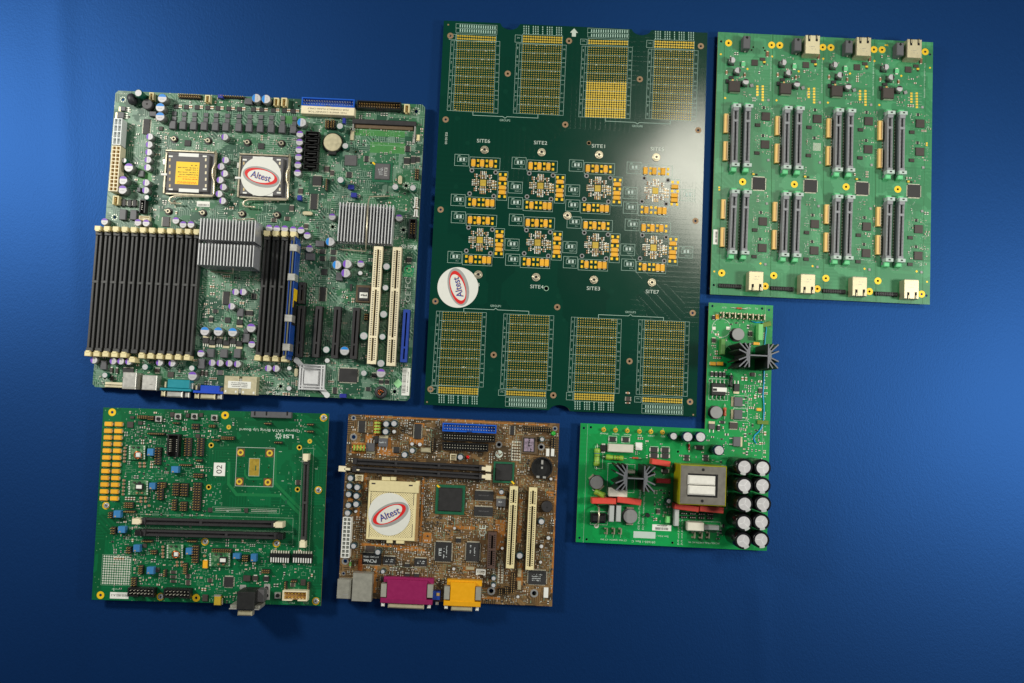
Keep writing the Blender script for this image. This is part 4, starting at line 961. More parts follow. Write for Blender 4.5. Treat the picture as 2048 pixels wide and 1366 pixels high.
# --- small parts
scatter(b, 240, 215, 350, 440, 260, 'ccbrrrvvvvssfti'); scatter(b, 330, 185, 600, 215, 150, 'ccbrrvvvssti'); scatter(b, 330, 262, 600, 310, 230, 'ccrrrvvvvssff')
scatter(b, 325, 300, 600, 440, 330, 'ccrrvvvvvssff'); scatter(b, 600, 225, 845, 500, 900, 'ccbrrrvvvvsssffti'); scatter(b, 590, 480, 845, 620, 420, 'ccbrrrvvvvssfti')
scatter(b, 400, 530, 530, 740, 520, 'ccbrrrvvvvssffti'); scatter(b, 590, 600, 825, 800, 560, 'ccbrrvvvvssfti'); scatter(b, 190, 715, 600, 790, 520, 'ccbrrrvvvvssfti'); scatter(b, 590, 440, 700, 560, 160, 'ccbrrrvvvsst')
scatter(b, 235, 185, 845, 795, 900, 'vvvvsssr')
b.finish(rectpts(b, 3))
# ================================================================== memory module in the fourth of the four slots
def module():
    x, y, Ln, a = ends(b, (588.2, 478), (571, 712), 30)
    c, s_ = cos(b.th), sin(b.th)
    e = bpy.data.objects.new('memory_module', None); COL.objects.link(e); e.empty_display_size = .01
    e.location = ((b.o[0]+x*c-y*s_)*S, (b.o[1]+x*s_+y*c)*S, (b.zt+4)*S); e.rotation_euler = (0, 0, b.th+a)
    e['label'] = 'upright blue memory module with steel clips standing in a slot of the large motherboard'; e['category'] = 'memory module'
    def add(nm, fn, mats):
        mb = MB(); fn(mb); o = bpy.data.objects.new(nm, mb.mesh(nm, mats)); COL.objects.link(o); o.parent = e
    Ln = Ln+6
    add('module_board', lambda mb: mb.box(0, 0, Ln, 1.4, 2, 26, 0, 0, .1, 1), ['module_blue', 'module_edge'])
    for s2 in (-1, 1):
        add('heat_spreader', lambda mb: (mb.box(0, s2*2.2, Ln*.93, .8, 6, 25.2, 0, 0, .1, 0), mb.box(Ln*.12*s2, s2*3.0, Ln*.2, .9, 8, 22, 1)), ['module_blue', 'black'])
    for q in (-.405, -.165, .17, .405):
        add('steel_clip', lambda mb: (mb.box(q*Ln, 0, 7.2, 6.4, 24.6, 26.6, 0, 0, .4), mb.box(q*Ln, 3.4, 7.2, .5, 12, 26, 0), mb.box(q*Ln, -3.4, 7.2, .5, 12, 26, 0)), ['steel'])
    add('yellow_label', lambda mb: mb.box(.0, 3.0, 19, .5, 9, 23, 0), ['yellow'])
module()
# ================================================================== bare test board (upper middle)
B = Board('test_board', 'tall dark green test board with fields of gold dots and eight numbered sites', 'circuit board',
          [(889, 42.6), (1415.4, 64), (1392.6, 834.2), (847, 808.8)], 8.0, 'pcb_test', 2.4)
b = B
for x, y in ((900.7, 71.6), (1015.5, 147.3), (1138, 81.8), (891.3, 239), (1130.5, 249.2), (1401.7, 92.3), (1279.7, 158.4), (1396.5, 260.4), (881.2, 419.2), (1391, 441.8), (870.8, 602.5), (1114.5, 614.2), (1385.3, 626), (987.4, 709.8), (861, 778.5), (1106.6, 790.6), (1259, 722.4), (1380, 803.6)):
    ringpad(b, x, y, 6.2, 2.4, 'tan_ring')
ringpad(b, 1177.9, 286, 4.2, 3.2, 'tan_ring'); ringpad(b, 1092.5, 576.9, 5.2, 4.0, 'silk_dim')
def dome(px, py):
    x, y = b.L(px, py, 2); k = b.k(px, py)
    def build(mb):
        mb.cyl(0, 0, 8.3*k, .05, 1.1, 0, 0, 28, .4); mb.cyl(0, 0, 6.4*k, 1.0, 2.2, 0, 0, 24, .8); mb.disc(0, 0, 2.6*k, 2.24, 1, 14)
    b.put('threaded_bush', cached('domeB', build, 'threaded_bush', ['nickel', 'void']), x, y); b.mark(x, y, 10, 10)
for p in ((969.1, 298.8), (1083.4, 303.8), (1198.4, 308.8), (1313, 313.8), (956.6, 548.7), (1072.2, 554), (1188.1, 559.2), (1304.2, 564.6), (1135, 430.8)): dome(*p)
for s_, x, y in (('SITE6', 967, 282.2), ('SITE2', 1081, 285.9), ('SITE1', 1197.8, 292.5), ('SITE5', 1314.6, 298.4), ('SITE8', 945.5, 569.3), ('SITE4', 1073.7, 573.8), ('SITE3', 1186.9, 577.2), ('SITE7', 1304.5, 583.8)):
    text(b, s_, x, y, 7.2, 0, 'silk', width=26.5)
text(b, '021010', 892.2, 276.4, 4.6, -90, 'silk', width=24)
for s_, x, y, d in (('GROUP2', 1009.8, 240.8, 1), ('GROUP8', 1274.6, 252.5, 1), ('GROUP1', 991.6, 612.1, -1), ('GROUP3', 1261, 624.5, -1)):
    text(b, s_, x, y, 4.2, 0, 'silk_b', width=21)
    yb = y-d*7.5; sl = .044
    line_px(b, [(x-64, yb-d*7-64*sl), (x-64, yb-64*sl), (x-4, yb-4*sl), (x, yb+d*3.2), (x+4, yb+4*sl), (x+66, yb+66*sl), (x+66, yb-d*7+66*sl)], .45, 'silk_b')
# fields of plated dots: small dots, gold rows, frames and row numbers
FIELDS = [  # small field (tl,tr,br,bl), gold rows (tl,tr,br,bl), rows of gold, marks strip above/below, strip style, first number
 ([(915.9, 83.6), (989.1, 84.8), (984.7, 224.1), (908.8, 219.7)], [(916, 71.5), (990, 75.5), (989.7, 80.6), (915.8, 77)], 2, 1, 1, 113), ([(1047, 89.7), (1121.7, 92), (1115.6, 228.5), (1040.9, 225)], [(1048, 72.6), (1122.8, 75.6), (1122.3, 85.2), (1047.5, 82.8)], 3, 1, 0, 109),
 ([(1178.3, 94.5), (1253.8, 96.4), (1251.3, 163), (1175, 160.5)], [(1178.6, 81.4), (1254.2, 83.4), (1254, 88.6), (1178.4, 86.4)], 2, 1, 1, 129), ([(1310.9, 100.6), (1385.6, 103), (1381, 240), (1305.7, 236)], [(1311.2, 83.2), (1386.8, 85.6), (1386.2, 95.6), (1310.6, 93.4)], 3, 1, 0, 125),
 ([(887.2, 624.6), (962, 627), (955.4, 771.8), (878.7, 768.8)], [(878.9, 775.2), (954.4, 778.4), (953.9, 787.6), (878.4, 784.4)], 3, -1, 0, 105), ([(1021.9, 630.3), (1096.8, 633), (1090.9, 778), (1015, 775.4)], [(1014.6, 783.4), (1089.4, 786.4), (1089.2, 791.4), (1014.4, 788.2)], 2, -1, 1, 101),
 ([(1157, 636.8), (1232, 640), (1227, 784.2), (1150.4, 781.2)], [(1150.6, 788), (1226.4, 791), (1226, 800.4), (1150.2, 797.4)], 3, -1, 0, 121), ([(1291.9, 641.9), (1367.7, 645.3), (1363.4, 790.4), (1286.8, 787)], [(1287, 796.8), (1362.8, 800), (1362.6, 805), (1286.8, 801.6)], 2, -1, 1, 117)]
def lerp(q, u, v): return tuple((q[0][i]*(1-u)+q[1][i]*u)*(1-v)+(q[3][i]*(1-u)+q[2][i]*u)*v for i in (0, 1))
for fi, (q, g, gr, up, style, num) in enumerate(FIELDS):
    nr = 16 if fi == 2 else 32; nb = nr//4
    dots_grid(b, q, 17, nr, .58, ['olive_gold', 'void'], 'test_points', False)
    dots_grid(b, g, 17, gr, 1.0, ['gold', 'void'], 'gold_points')
    full = q
    if fi == 2:
        full = [q[0], q[1], (1248.6, 235), (1172, 232.3)]
        dots_grid(b, [(1174.8, 165), (1251, 167), (1248.6, 235), (1172, 232.3)], 17, 16, 1.02, ['gold', 'void'], 'gold_points')
    u0, u1 = -.035, 1.035
    for j in range(9):
        v = -.014+1.028*j/8
        line_px(b, [lerp(full, u0, v), lerp(full, u1, v)], .26, 'silk_b')
        if j % 2 == 0:
            line_px(b, [lerp(full, u1, v), lerp(full, 1.145, v)], .26, 'silk_b'); line_px(b, [lerp(full, u0, v), lerp(full, -.19, v)], .26, 'silk_b')
        else: line_px(b, [lerp(full, u0, v), lerp(full, -.1, v)], .26, 'silk_b')
        if j < 8:
            p = lerp(full, 1.09, v+.064); text(b, str(num+j//2+200*(j % 2)), p[0], p[1], 2.6, 0, 'silk_b')
            p = lerp(full, -.148, v+.064); text(b, str(num+j//2+200*(j % 2)), p[0], p[1], 2.6, 90, 'silk_b')
    for u in (u0, u1, 1.145, -.1, -.19): line_px(b, [lerp(full, u, -.014), lerp(full, u, 1.014)], .26, 'silk_b')
    for r_ in range(nr):                                      # tiny pin numbers printed between the dots
        p = lerp(full, random.random(), (random.randint(0, 7)+random.choice((.02, .98)))/8); fill_px(b, p[0], p[1], 1.2, 1.6, 'silk', .07)
    gx = lerp(g, .5, .5); rect_px(b, gx[0]-.2, gx[1], 80, gr*5.2+3, .28, 'silk_b'); gl = lerp(g, -.12, .5)
    rect_px(b, gl[0]-2, gl[1], 13, gr*4+3, .28, 'silk_b'); text(b, ('UTIL' if gr == 2 else 'DPS'), gl[0]-2, gl[1]-1.5, 2.4, 0, 'silk_b')
    for i in range(17):                                         # strips of small printed names
        p = lerp(g, i/16, 0 if up > 0 else 1)
        if style:
            for d in (11, 20):
                if i: fill_px(b, p[0], p[1]-up*d, 2.1, 6.0, 'silk_b', .07)
        elif i in (0, 1, 2, 4, 5, 6, 8, 10, 11, 12, 14, 15, 16):
            for d in range(4): fill_px(b, p[0], p[1]-up*(6.5+d*4.4), 1.7, 3.0, 'silk_b', .07)
    if style:
        c = lerp(g, .5, 0 if up > 0 else 1)
        for d in (11, 20): rect_px(b, c[0], c[1]-up*d, 82, 9, .25, 'silk_b')
# the eight sites
SITES = [(966.2, 365.7, 'P3-6', 'P2-6', 'VDDP1-4'), (1080.9, 371.6, 'P3-2', 'P2-2', 'VDDP1-2'), (1195.5, 376.7, 'P3-1', 'P1-3', 'VDDP1-3'), (1310.9, 381.3, 'P3-5', 'P1-5', 'VDDP1-5'), (959.6, 480, 'P1-8', 'P2-1', 'VDDP1-8'), (1075.3, 485.3, 'P1-7', 'P3-2', 'VDDP1-6'), (1191, 490.3, 'P4-1', 'P3-8', 'VDDP2-1'), (1307.1, 495.3, 'P4-7', 'P3-5', 'VDDP2-3')]
for sx, sy, t1, t2, t3 in SITES:
    sl = .045
    def at(dx, dy): return sx+dx-dy*.042, sy+dy+dx*sl
    for dx in (-21.2, -3.7, 14.2): tantalum(b, *at(dx, -39.5), 8.4, 14, 2.4, 'y')
    for dx, dy in ((-16.4, 39.2), (10.3, 39.2), (19.8, 39.2)): tantalum(b, *at(dx, dy), 8.4, 13.6, 2.4, 'y')
    for dy in (-10.2, 7.3, 16.8): tantalum(b, *at(38.8, dy), 13.6, 8.2, 2.4, 'x')
    pads = [(dx, dy) for dx in (-11.7, 5.9, 23.4) for dy in (-44, -34)]+[(dx, dy) for dx in (-25.3, -6.9, 1.9) for dy in (34, 44)]+[(dx, dy) for dx in (33.4, 44.2) for dy in (-18.4, -.6, 25.6)]
    for dx, dy in pads:
        p = at(dx, dy); k = b.k(*p); X, Y = b.L(*p)
        b.put('gold_pad', cached('padB', lambda mb: mb.box(0, 0, 4.8*k, 5.2*k, 0, .25, 0, 0, .05), 'gold_pad', ['gold_bright']), X, Y)
    for cx, cy, w, h in ((1.8, -39.4, 60.5, 23), (38.9, 4.3, 19.5, 58.5), (-3.3, 40, 59, 22)): rect_px(b, *at(cx, cy), w, h, .3, 'silk_b')
    for dx, dy in ((-23.4, -24), (24.2, -22), (-26, 22.7), (22.4, 25.6)): ringpad(b, *at(dx, dy), 4.6, 2.5, 'coil_grey')
    for dx, dy in ((-19, -20), (20, -18), (-20, 18), (19, 21)): b.hole(*at(dx, dy), .9)
    chip(b, *at(0, 0), 12, 13, '', .5, 'olive_gold')
    for (dx, dy), t in (((-44.7, -43.4), t1), ((-48.6, 36.6), t2), ((64.7, 6.3), t3)):
        p = at(dx, dy); rect_px(b, *p, 28, 23, .32, 'silk_b'); rect_px(b, p[0]+1, p[1]-1.5, 19, 9, .3, 'silk_b')
        for q in (-3.2, 3.6): X, Y = b.L(p[0]+1+q, p[1]-1.5); k = b.k(*p); b.put('solder_pad', cached('spB', lambda mb: mb.box(0, 0, 4.2*k, 6*k, 0, .22, 0, 0, .04), 'solder_pad', ['paper_dim']), X, Y)
        text(b, t, p[0]+5, p[1]+7.6, 2.3, 0, 'silk_b'); text(b, '~4', p[0]-4.5, p[1]-8.8, 1.8, 0, 'silk_b')
    mb = b.stuff('site_components', ['solder', 'mlcc', 'brass'])
    for ring_, cnt in ((9.5, 4), (13.5, 6), (17.5, 6), (21, 4)):
        for a in range(4):
            for j in range(cnt):
                t = (j-(cnt-1)/2)*3.4; dx, dy = ((t, -ring_), (ring_, t), (t, ring_), (-ring_, t))[a]
                if ring_ > 17 and abs(t) > 6: continue
                X, Y = b.L(*at(dx, dy)); W, D = ((.9, 1.5), (1.5, .9))[a % 2]
                mb.box(X, Y, W, D, 0, .55, random.choice((0, 0, 1, 2))); 
                mb.disc(X, Y+(.9 if a % 2 == 0 else 0), .35, .6, 0, 6)
    for dx, dy in ((-15, -14), (14, -13), (-15, 14), (14, 15)):
        for q in range(4): X, Y = b.L(*at(dx+(q % 2)*3.6-1.8, dy+(q//2)*4-2)); mb.box(X, Y, 1.2, 1.3, 0, .8, 0 if q % 2 else 1)
    for q in range(6):
        for c in (0, 5): X, Y = b.L(*at(20+c, -3.5+q*3.1)); mb.box(X, Y, 1.6, .9, 0, .6, (0, 2)[q % 2])
# white arrow, fiducials, small parts at the foot
X, Y = b.L(1148, 65); k = b.k(1148, 65)
o = b.put('printed_arrow', cached('arrB', lambda mb: mb.face([(-4*k, -8.5*k, .08), (4*k, -8.5*k, .08), (4*k, -.5*k, .08), (8*k, -.5*k, .08), (0, 8.5*k, .08), (-8*k, -.5*k, .08), (-4*k, -.5*k, .08)], 0), 'printed_arrow', ['silk']), X, Y)
for x, y in ((896.5, 49.5), (854, 804), (1386.5, 829.5)): fill_px(b, x, y, 3, 3, 'tan_ring')
chip(b, 1256.5, 797.7, 8, 9, 'l', 1.4, 'chip_brown', 4); endcapped(b, 1255.7, 785.9, 4, 4.5, 1.2, 'mlcc', 'x', 'capacitor', .5); endcapped(b, 1255.7, 805.8, 5, 3.6, 1.2, 'mlcc2', 'x', 'capacitor', .5)
sticker(b, 915.7, 574.8, 40.9, .4, 106, 'white round sticker with red oval logo over the left edge of the tall test board')
w, h = b.w/2, b.h/2
def notch(p0, p1, pb, up):
    a, c, d = b.L(*p0), b.L(*p1), b.L(*pb); e = h if up else -h; out = []
    for t in [i/10 for i in range(11)]:
        xx = a[0]*(1-t)+c[0]*t; s2 = max(0, sin(pi*t))**.55
        out.append((xx, e+(d[1]-e)*s2))
    return out
b.feet = [(-w*.86, -h*.9), (w*.86, -h*.9), (w*.86, h*.9), (-w*.86, h*.9)]
top = notch((1303, 60), (1263.5, 58.4), (1283, 70.5), True)+notch((1040, 49), (1000.5, 47.6), (1020, 59.5), True)
bot = notch((1097.7, 820.6), (1140.3, 822), (1118.4, 810), False)
b.finish([(-w, -h)]+bot+[(w, -h), (w, h)]+top+[(-w, h)])

# ================================================================== socket array board (upper right)
C = Board('socket_array_board', 'light green board with sixteen grey card sockets in pairs and seven network jacks', 'circuit board',
          [(1436.4, 65.2), (1867.3, 83.4), (1858.6, 609.6), (1420.3, 587.9)], 8.0, 'pcb_array')
b = C
for i in range(4):
    ox, oy = 102.3*i, 4.5*i
    def P(x, y): return x+ox+(y-86)*.004*i, y+oy+(y-86)*.0017*i
    for x, y in ((1457.2, 86.1), (1543.3, 90.1)): ringpad(b, *P(x, y), 7, 2.3, 'gold_bright')
    ringpad(b, *P(1485.3, 363.7), 7, 2.3, 'gold_bright'); ringpad(b, *P(1443.4, 546), 7, 2.3, 'gold_bright'); ringpad(b, *P(1530.4, 572.3), 7, 2.3, 'gold_bright')
    # power jack, its legs
    p = P(1494, 84); o = box(b, 'power_jack', *p, 14, 26, 11, 'grey_box', 0, .6)
    box(b, 'socket_hole', p[0]+.3, p[1]-9, 4.5, 4.5, 11.05, 'void', 45, .01, 10.9, o)
    wire(b, 'leg', [(p[0]-2.5, p[1]+10, 5), (p[0]-4, p[1]+19, 3), (p[0]-4.5, p[1]+21, .3)], .6, 'lead', o); wire(b, 'leg', [(p[0]-5, p[1]+9, 4), (p[0]-7.5, p[1]+17, 2), (p[0]-8, p[1]+19, .3)], .6, 'lead', o)
    # network jacks
    def jack(px, py, up):
        o = box(b, 'network_jack', px, py, 28.5, 38, 13, 'steel_warm', 0, .35)
        for q in (-7.5, 7.5):
            box(b, 'spring_slot', px+q+.4, py+(-13 if up else 12.5), 4.6, 13.5, 13.07, 'void', 0, .01, 12.9, o)
            box(b, 'spring', px+q+1.4, py+(-15 if up else 15.5), 1.8, 7, 13.3, 'steel_warm', 0, .3, 12.9, o)
        for q in range(3): box(b, 'side_rib', px-14.6, py-8+q*8+(8 if not up else -6), 2.2, 5, 9-q*.4, 'steel_warm', 0, .2, 0, o)
        box(b, 'back_plate', px, py+(18.5 if up else -18.5), 26, 2.5, 11, 'steel_rough', 0, .2, 0, o)
        for q in range(2): text(b, ('~9', '~7')[q], px-2+q*4, py+(4 if up else -4)+q*5*(1 if up else -1), 1.6, 0, 'steel_rough', 13.1, o)
    if i: jack(1625.7+101.9*(i-1)+.4*(i == 2), 88.9+4.1*(i-1), True)
    else:
        for x, y in ((1506.5, 94.2), (1526.9, 95.5), (1503, 100), (1530, 101)): b.hole(x, y, 1.9)
    jack(1512.5+103.7*i, 562.1+5.5*i, False)
    for x, y, a in ((1465.1, 119.7, 180), (1476, 140.2, 0), (1492, 163, 90)): ecap(b, *P(x, y), 12.6, 8, 'sm', a)
    o = box(b, 'inductor', *P(1469.8, 171.9), 22, 22, 6.5, 'chip_brown', 0, .6); box(b, 'terminal', P(1469.8, 183)[0], P(0, 183)[1], 19, 2.2, 4.5, 'lead', 0, .2, 0, o); box(b, 'terminal', P(1465, 162)[0], P(0, 162)[1], 4, 8, 6.0, 'brass', -15, .2, 5, o)
    chip(b, *P(1455.2, 162), 7, 8, '', 2, 'chip'); chip(b, *P(1463, 154.5), 9, 6, '', 2, 'chip'); chip(b, *P(1509.7, 125), 12.5, 12, '', 1.2, 'chip_brown'); chip(b, *P(1525.5, 118), 10, 6, '', 1.2, 'chip_brown')
    box(b, 'indicator', *P(1529, 123.8), 5, 4, 1.2, 'gold'); chip(b, *P(1529, 127.5), 3.5, 2.5, '', 1)
    tantalum(b, *P(1535.4, 107.4), 5, 10, 1.6, 'y', 'mlcc2'); endcapped(b, *P(1486.8, 128), 8.5, 8.5, 2, 'mint', 'y', 'fuse', .25)
    for x, y in ((1453.5, 144.5), (1490, 149.5)): endcapped(b, *P(x, y), 4, 5.5, 1.2, 'mlcc', 'y', 'capacitor', .35)
    box(b, 'button', *P(1503.5, 170.5), 7, 6.5, 1.5, 'logo_grey', 20, .3)
    for cx, cy, n in ((1514.7, 181.3, 4), (1525.5, 186.5, 6)):
        for j in range(n):
            p = P(cx, cy+(j-(n-1)/2)*5.5); k = b.k(*p); X, Y = b.L(*p); b.put('gold_pad', cached('padC', lambda mb: mb.box(0, 0, 4.6*k, 4.0*k, 0, .15, 0, 0, .03), 'gold_pad', ['gold']), X, Y)
            line_px(b, [(p[0]+4, p[1]), (p[0]+10, p[1]+.4)], .3)
    text(b, '~34', *P(1541.5, 147), 3, 90, 'silk_dim', width=70)
    # card sockets, two pairs
    for a0, a1 in (((1472.2, 214), (1469.2, 328.5)), ((1496.6, 215), (1493.6, 329.6)), ((1469.2, 386), (1464.4, 503.5)), ((1493.6, 387), (1488.8, 504.6))):
        q0, q1 = P(*a0), P(*a1)
        o = dimm(b, q0, q1, 11.0, 10, 'grey_slot', None, (.235,), contact='slot_dark', name='card_socket')
        x, y, Ln, aa = ends(b, q0, q1, 10)
        for s_, f, nm in ((-1, 'guide', 0), (1, 'guide', 1)):
            X, Y = x+s_*(Ln/2+.4)*cos(aa), y+s_*(Ln/2+.4)*sin(aa)
            b.put('guide', cached(('guideC', s_), lambda mb: (mb.box(-1.1 if s_ < 0 else 0, .9, 3.8, 8.0, 3, 11.6, 0, 0, .3), mb.box(-1.1 if s_ < 0 else 0, .9, 1.4, 2.2, 11.5, 11.7, 1)), 'guide', ['paper_dim', 'void']), X, Y, 0, aa, o)
            X, Y = x+s_*(Ln/2+4.6)*cos(aa), y+s_*(Ln/2+4.6)*sin(aa)
            b.put('latch', cached(('latchC', s_), lambda mb: (mb.box(0, 0, 4.6 if s_ > 0 else 3.2, 5.6, 0, 7.5, 0, 0, .7), mb.box(-1.4*s_, 0, 3, 6.2, 0, 4, 1)), 'latch', ['mint', 'grey_slot']), X, Y, 0, aa, o)
        b.mark(x, y, 8, Ln+20)
        line = b.stuff('socket_pins', ['solder', 'mlcc2'])
        for j in range(36):
            t = (j+.5)/36-.5; line.box(x+t*Ln*.92*cos(aa)-4.1, y+t*Ln*.92*sin(aa), .8, .7, 0, 1.2, j % 2)
    for x, y in ((1453, 246), (1451.7, 301.5), (1447.3, 417.8), (1446, 473.9)):
        p = P(x, y); o = box(b, 'ribbon_connector', *p, 8.6, 39, 4.2, 'amber_conn', 0, .3); box(b, 'slot', p[0]+1.4, p[1], 1.6, 33, 4.26, 'tan', 0, .01, 4.1, o); box(b, 'contact_bar', p[0]+3.4, p[1], 1.2, 36, 4.5, 'ivory_pale', 0, .1, 1, o)
        box(b, 'back_pins', p[0]-5, p[1]+1, 1.6, 34, 1.2, 'steel_warm', 0, .1, 0, o)
    for x, y in ((1532.2, 232.6), (1530.8, 288.6), (1526.4, 442.7), (1525.2, 495.7)):
        p = P(x, y)
        if i == 1 and y == 288.6:                                # one chip is missing: bare pads
            dots_grid(b, [(p[0]-7, p[1]-7), (p[0]+7, p[1]-6.4), (p[0]+6.6, p[1]+7.6), (p[0]-7.4, p[1]+7)], 9, 9, .36, ['solder', 'void'], 'bare_pads', False)
        else: chip(b, *p, 16.6, 16.6, '', 1.3, 'chip_brown')
        chip(b, p[0]-16.3, p[1]+17.2, 10, 6.8, '', 1.2, 'chip_brown'); chip(b, p[0]-4.4, p[1]-17.8, 4, 6, 'l', 1, 'chip', 2)
        b.mark(*b.L(*p), 10, 10)
        for dx, dy, w_, h_, n in ((-15, -6, 6, 12, 44), (6, -13, 8, 5, 26), (8, 15, 7, 5, 26), (-7, 12, 8, 4, 18), (13, 0, 4, 8, 14)): scatter(b, p[0]+dx-w_, p[1]+dy-h_, p[0]+dx+w_, p[1]+dy+h_, n, 'crvvvsss', big=.7)
    chip(b, *P(1518.3, 366.8), 25, 25, 'a', 1.5, 'chip', 22); box(b, 'indicator', *P(1507, 348), 5, 4, 1.2, 'gold'); chip(b, *P(1513.5, 349), 3.5, 3, '', 1)
    p = P(1460.4, 571.8); pinhdr(b, *p, 46, 8, 10, 2, 'black', 'black', 3.4, 2.6)
    for x, y in ((1537, 320), (1534, 407), (1531, 528.5), (1537, 200)): box(b, 'button', *P(x, y), 4.5, 5, 1, 'logo_grey', 10, .2)
    text(b, '~7', *P(1478, 524.5), 2.2, 0, 'silk_dim'); text(b, '~6', *P(1518, 390), 2.2, 60, 'silk_dim')
    for x, y in ((1441.7, 108.5), (1450.3, 196), (1521, 527), (1495, 138)): fill_px(b, *P(x, y), 3.6, 3.6, 'gold_bright', rot=45)
    for x, y, n in ((1475, 160, 26), (1500, 190, 16), (1520, 150, 6), (1515, 350, 10), (1522, 400, 8), (1470, 110, 8), (1520, 135, 12)): scatter(b, *[P(x-14, y-12)[0], P(x, y-12)[1], P(x+14, y)[0], P(x, y+12)[1]], n, 'ccrvss', big=.9)
    if i < 3: line_px(b, [(1545.5+102*i, 68+4.5*i), (1541+105.5*i, 592+5.6*i)], .5, 'crease', .05)
line_px(b, [(1450, 68), (1437, 588)], .35, 'crease', .05); line_px(b, [(1852, 84), (1845, 608)], .35, 'crease', .05)
for x, y in ((1442.3, 82.8), (1427.8, 570), (1852.7, 591.2), (1860, 109)): b.hole(x, y, 2.4)
for x, y in ((1438.4, 374.8), (1438.4, 379.6), (1853.5, 286.5), (1853.4, 290.5), (1771, 90.2), (1774.6, 90.4), (1860, 135.6), (1854, 563.5), (1428.6, 543)): fill_px(b, x, y, 3.4, 3, 'gold_bright')
lb = label_px(b, 1431.2, 473.9, 9.5, 30); barcode(b, 1432.5, 474, 4, 22, .2, lb, True, 12)
b.finish(rectpts(b))
# ================================================================== development board (lower left)
D_ = Board('development_board', 'green development board with two columns of yellow capacitors, blue trimmers and a paper tag 02', 'circuit board',
           [(207, 815.4), (658, 826.7), (641.5, 1212), (183, 1199)], 12.0, 'pcb_dev')
b = D_
for x, y in ((224.4, 824.5), (450.2, 830.6), (201, 1190.2), (392.3, 1195.7)): ringpad(b, x, y, 7.6, 2.8, 'gold_bright')
for x, y in ((457.5, 854.2), (619.5, 882.5)): ringpad(b, x, y, 4.6, 1.2, 'gold')
for x, y in ((422.3, 890.4), (598.7, 895), (417.4, 974.2), (595, 978.8)): ringpad(b, x, y, 5.2, 3.0, 'gold')
for x, y in ((647.3, 835.5), (636.6, 980.3), (212, 1011.2), (410, 1083.4), (553, 1087), (320.9, 1193.5), (631.7, 1202.3)): screw(b, x, y, 6)
# bare processor site
rect_px(b, 510, 934, 75.5, 77, .4, 'silk')
for x, y in ((481, 905), (539.3, 906.3), (478.6, 963.2), (535.6, 964.6)):
    fill_px(b, x, y, 17, 16, 'brown_pad', .015); ringpad(b, x, y, 6.4, 3.0, 'gold')
for x, y in ((482, 913.5), (535.5, 955.6), (510, 906), (480.5, 933.5), (537, 935), (507, 963)): b.hole(x, y, 1.3)
fill_px(b, 508.4, 934.4, 20, 34, 'olive_gold', .05); rect_px(b, 508.4, 934.4, 21, 35, .3, 'silk'); fill_px(b, 511.5, 936, 2.2, 10, 'pcb_sub', .08)
for pts in ([(458, 925), (457, 968), (473, 989), (562, 991), (600, 1028), (599, 1092)], [(551, 905), (550, 966), (604, 1021)], [(490, 940), (490, 950), (498, 958), (524, 958)]): line_px(b, pts, 3.0 if len(pts) != 4 else 1.6, 'band_green', .03)
# memory sockets
dimm(b, (283, 1042.5), (551, 1049), 12.5, 9, 'slot_dark', 'ivory_pale', (.44,), 1.05, 4.5, 10, contact='chip'); dimm(b, (283, 1065.5), (556, 1072.5), 12.5, 9, 'slot_dark', 'black', (.62,), 1.1, 3.5, 7)
dimm(b, (612.4, 921), (606.4, 1081), 10.5, 6, 'slot_black', 'ivory_pale', (.53,), 1.3, 4.0, 8.5, name='memory_slot')
rect_px(b, 419, 1046, 334, 28, .3); rect_px(b, 419, 1071, 334, 25, .3); rect_px(b, 612, 1001, 22, 208, .3)
# columns of yellow capacitors
YS = (848, 861.8, 875, 888, 901.4, 915.2, 928.9, 942.3, 955.9, 969.3, 983, 996.8)
for i, y in enumerate(YS):
    tantalum(b, 216.5-.92*i, y, 15, 8.6, 2.8, 'x'); tantalum(b, 236.8-.84*i, y+.4, 15, 8.6, 2.8, 'x')
    fill_px(b, 216.5-.92*i, y+6.2, 8, 1, 'silk_dim'); fill_px(b, 237-.84*i, y+6.6, 8, 1, 'silk_dim')
tantalum(b, 410, 1128.8, 9.5, 15.5, 2.8, 'y')
# trimmers, headers, buttons
for x, y, w_, h_ in ((300, 904.5, 12, 14), (349, 939.3, 14, 13), (303.8, 972.3, 12, 13), (233.6, 1028.5, 14, 14), (242.7, 1059.6, 14, 13), (272.7, 1097, 13, 14), (300, 1141.6, 14, 14), (377, 1103, 12, 13), (472.4, 1112.6, 14, 11), (506.6, 1116, 11, 15)):
    o = box(b, 'trimmer', x, y, w_, h_, 6.5, 'blue_pot', 0, .4); box(b, 'adjuster', x-w_*.25, y+h_*.32, 3.2, 2.4, 6.7, 'brass', 0, .1, 6, o)
boxhdr(b, 345.3, 891, 23, 45, 9, 'black', 2, 7, 'lead'); boxhdr(b, 281.2, 1185, 53, 17.5, 9, 'black', 7, 2, 'lead'); boxhdr(b, 353.2, 1187.4, 53, 18, 9, 'black', 7, 2, 'lead'); boxhdr(b, 589.6, 1192, 50, 20, 9, 'ivory_pale', 7, 2, 'gold', floor='tan')
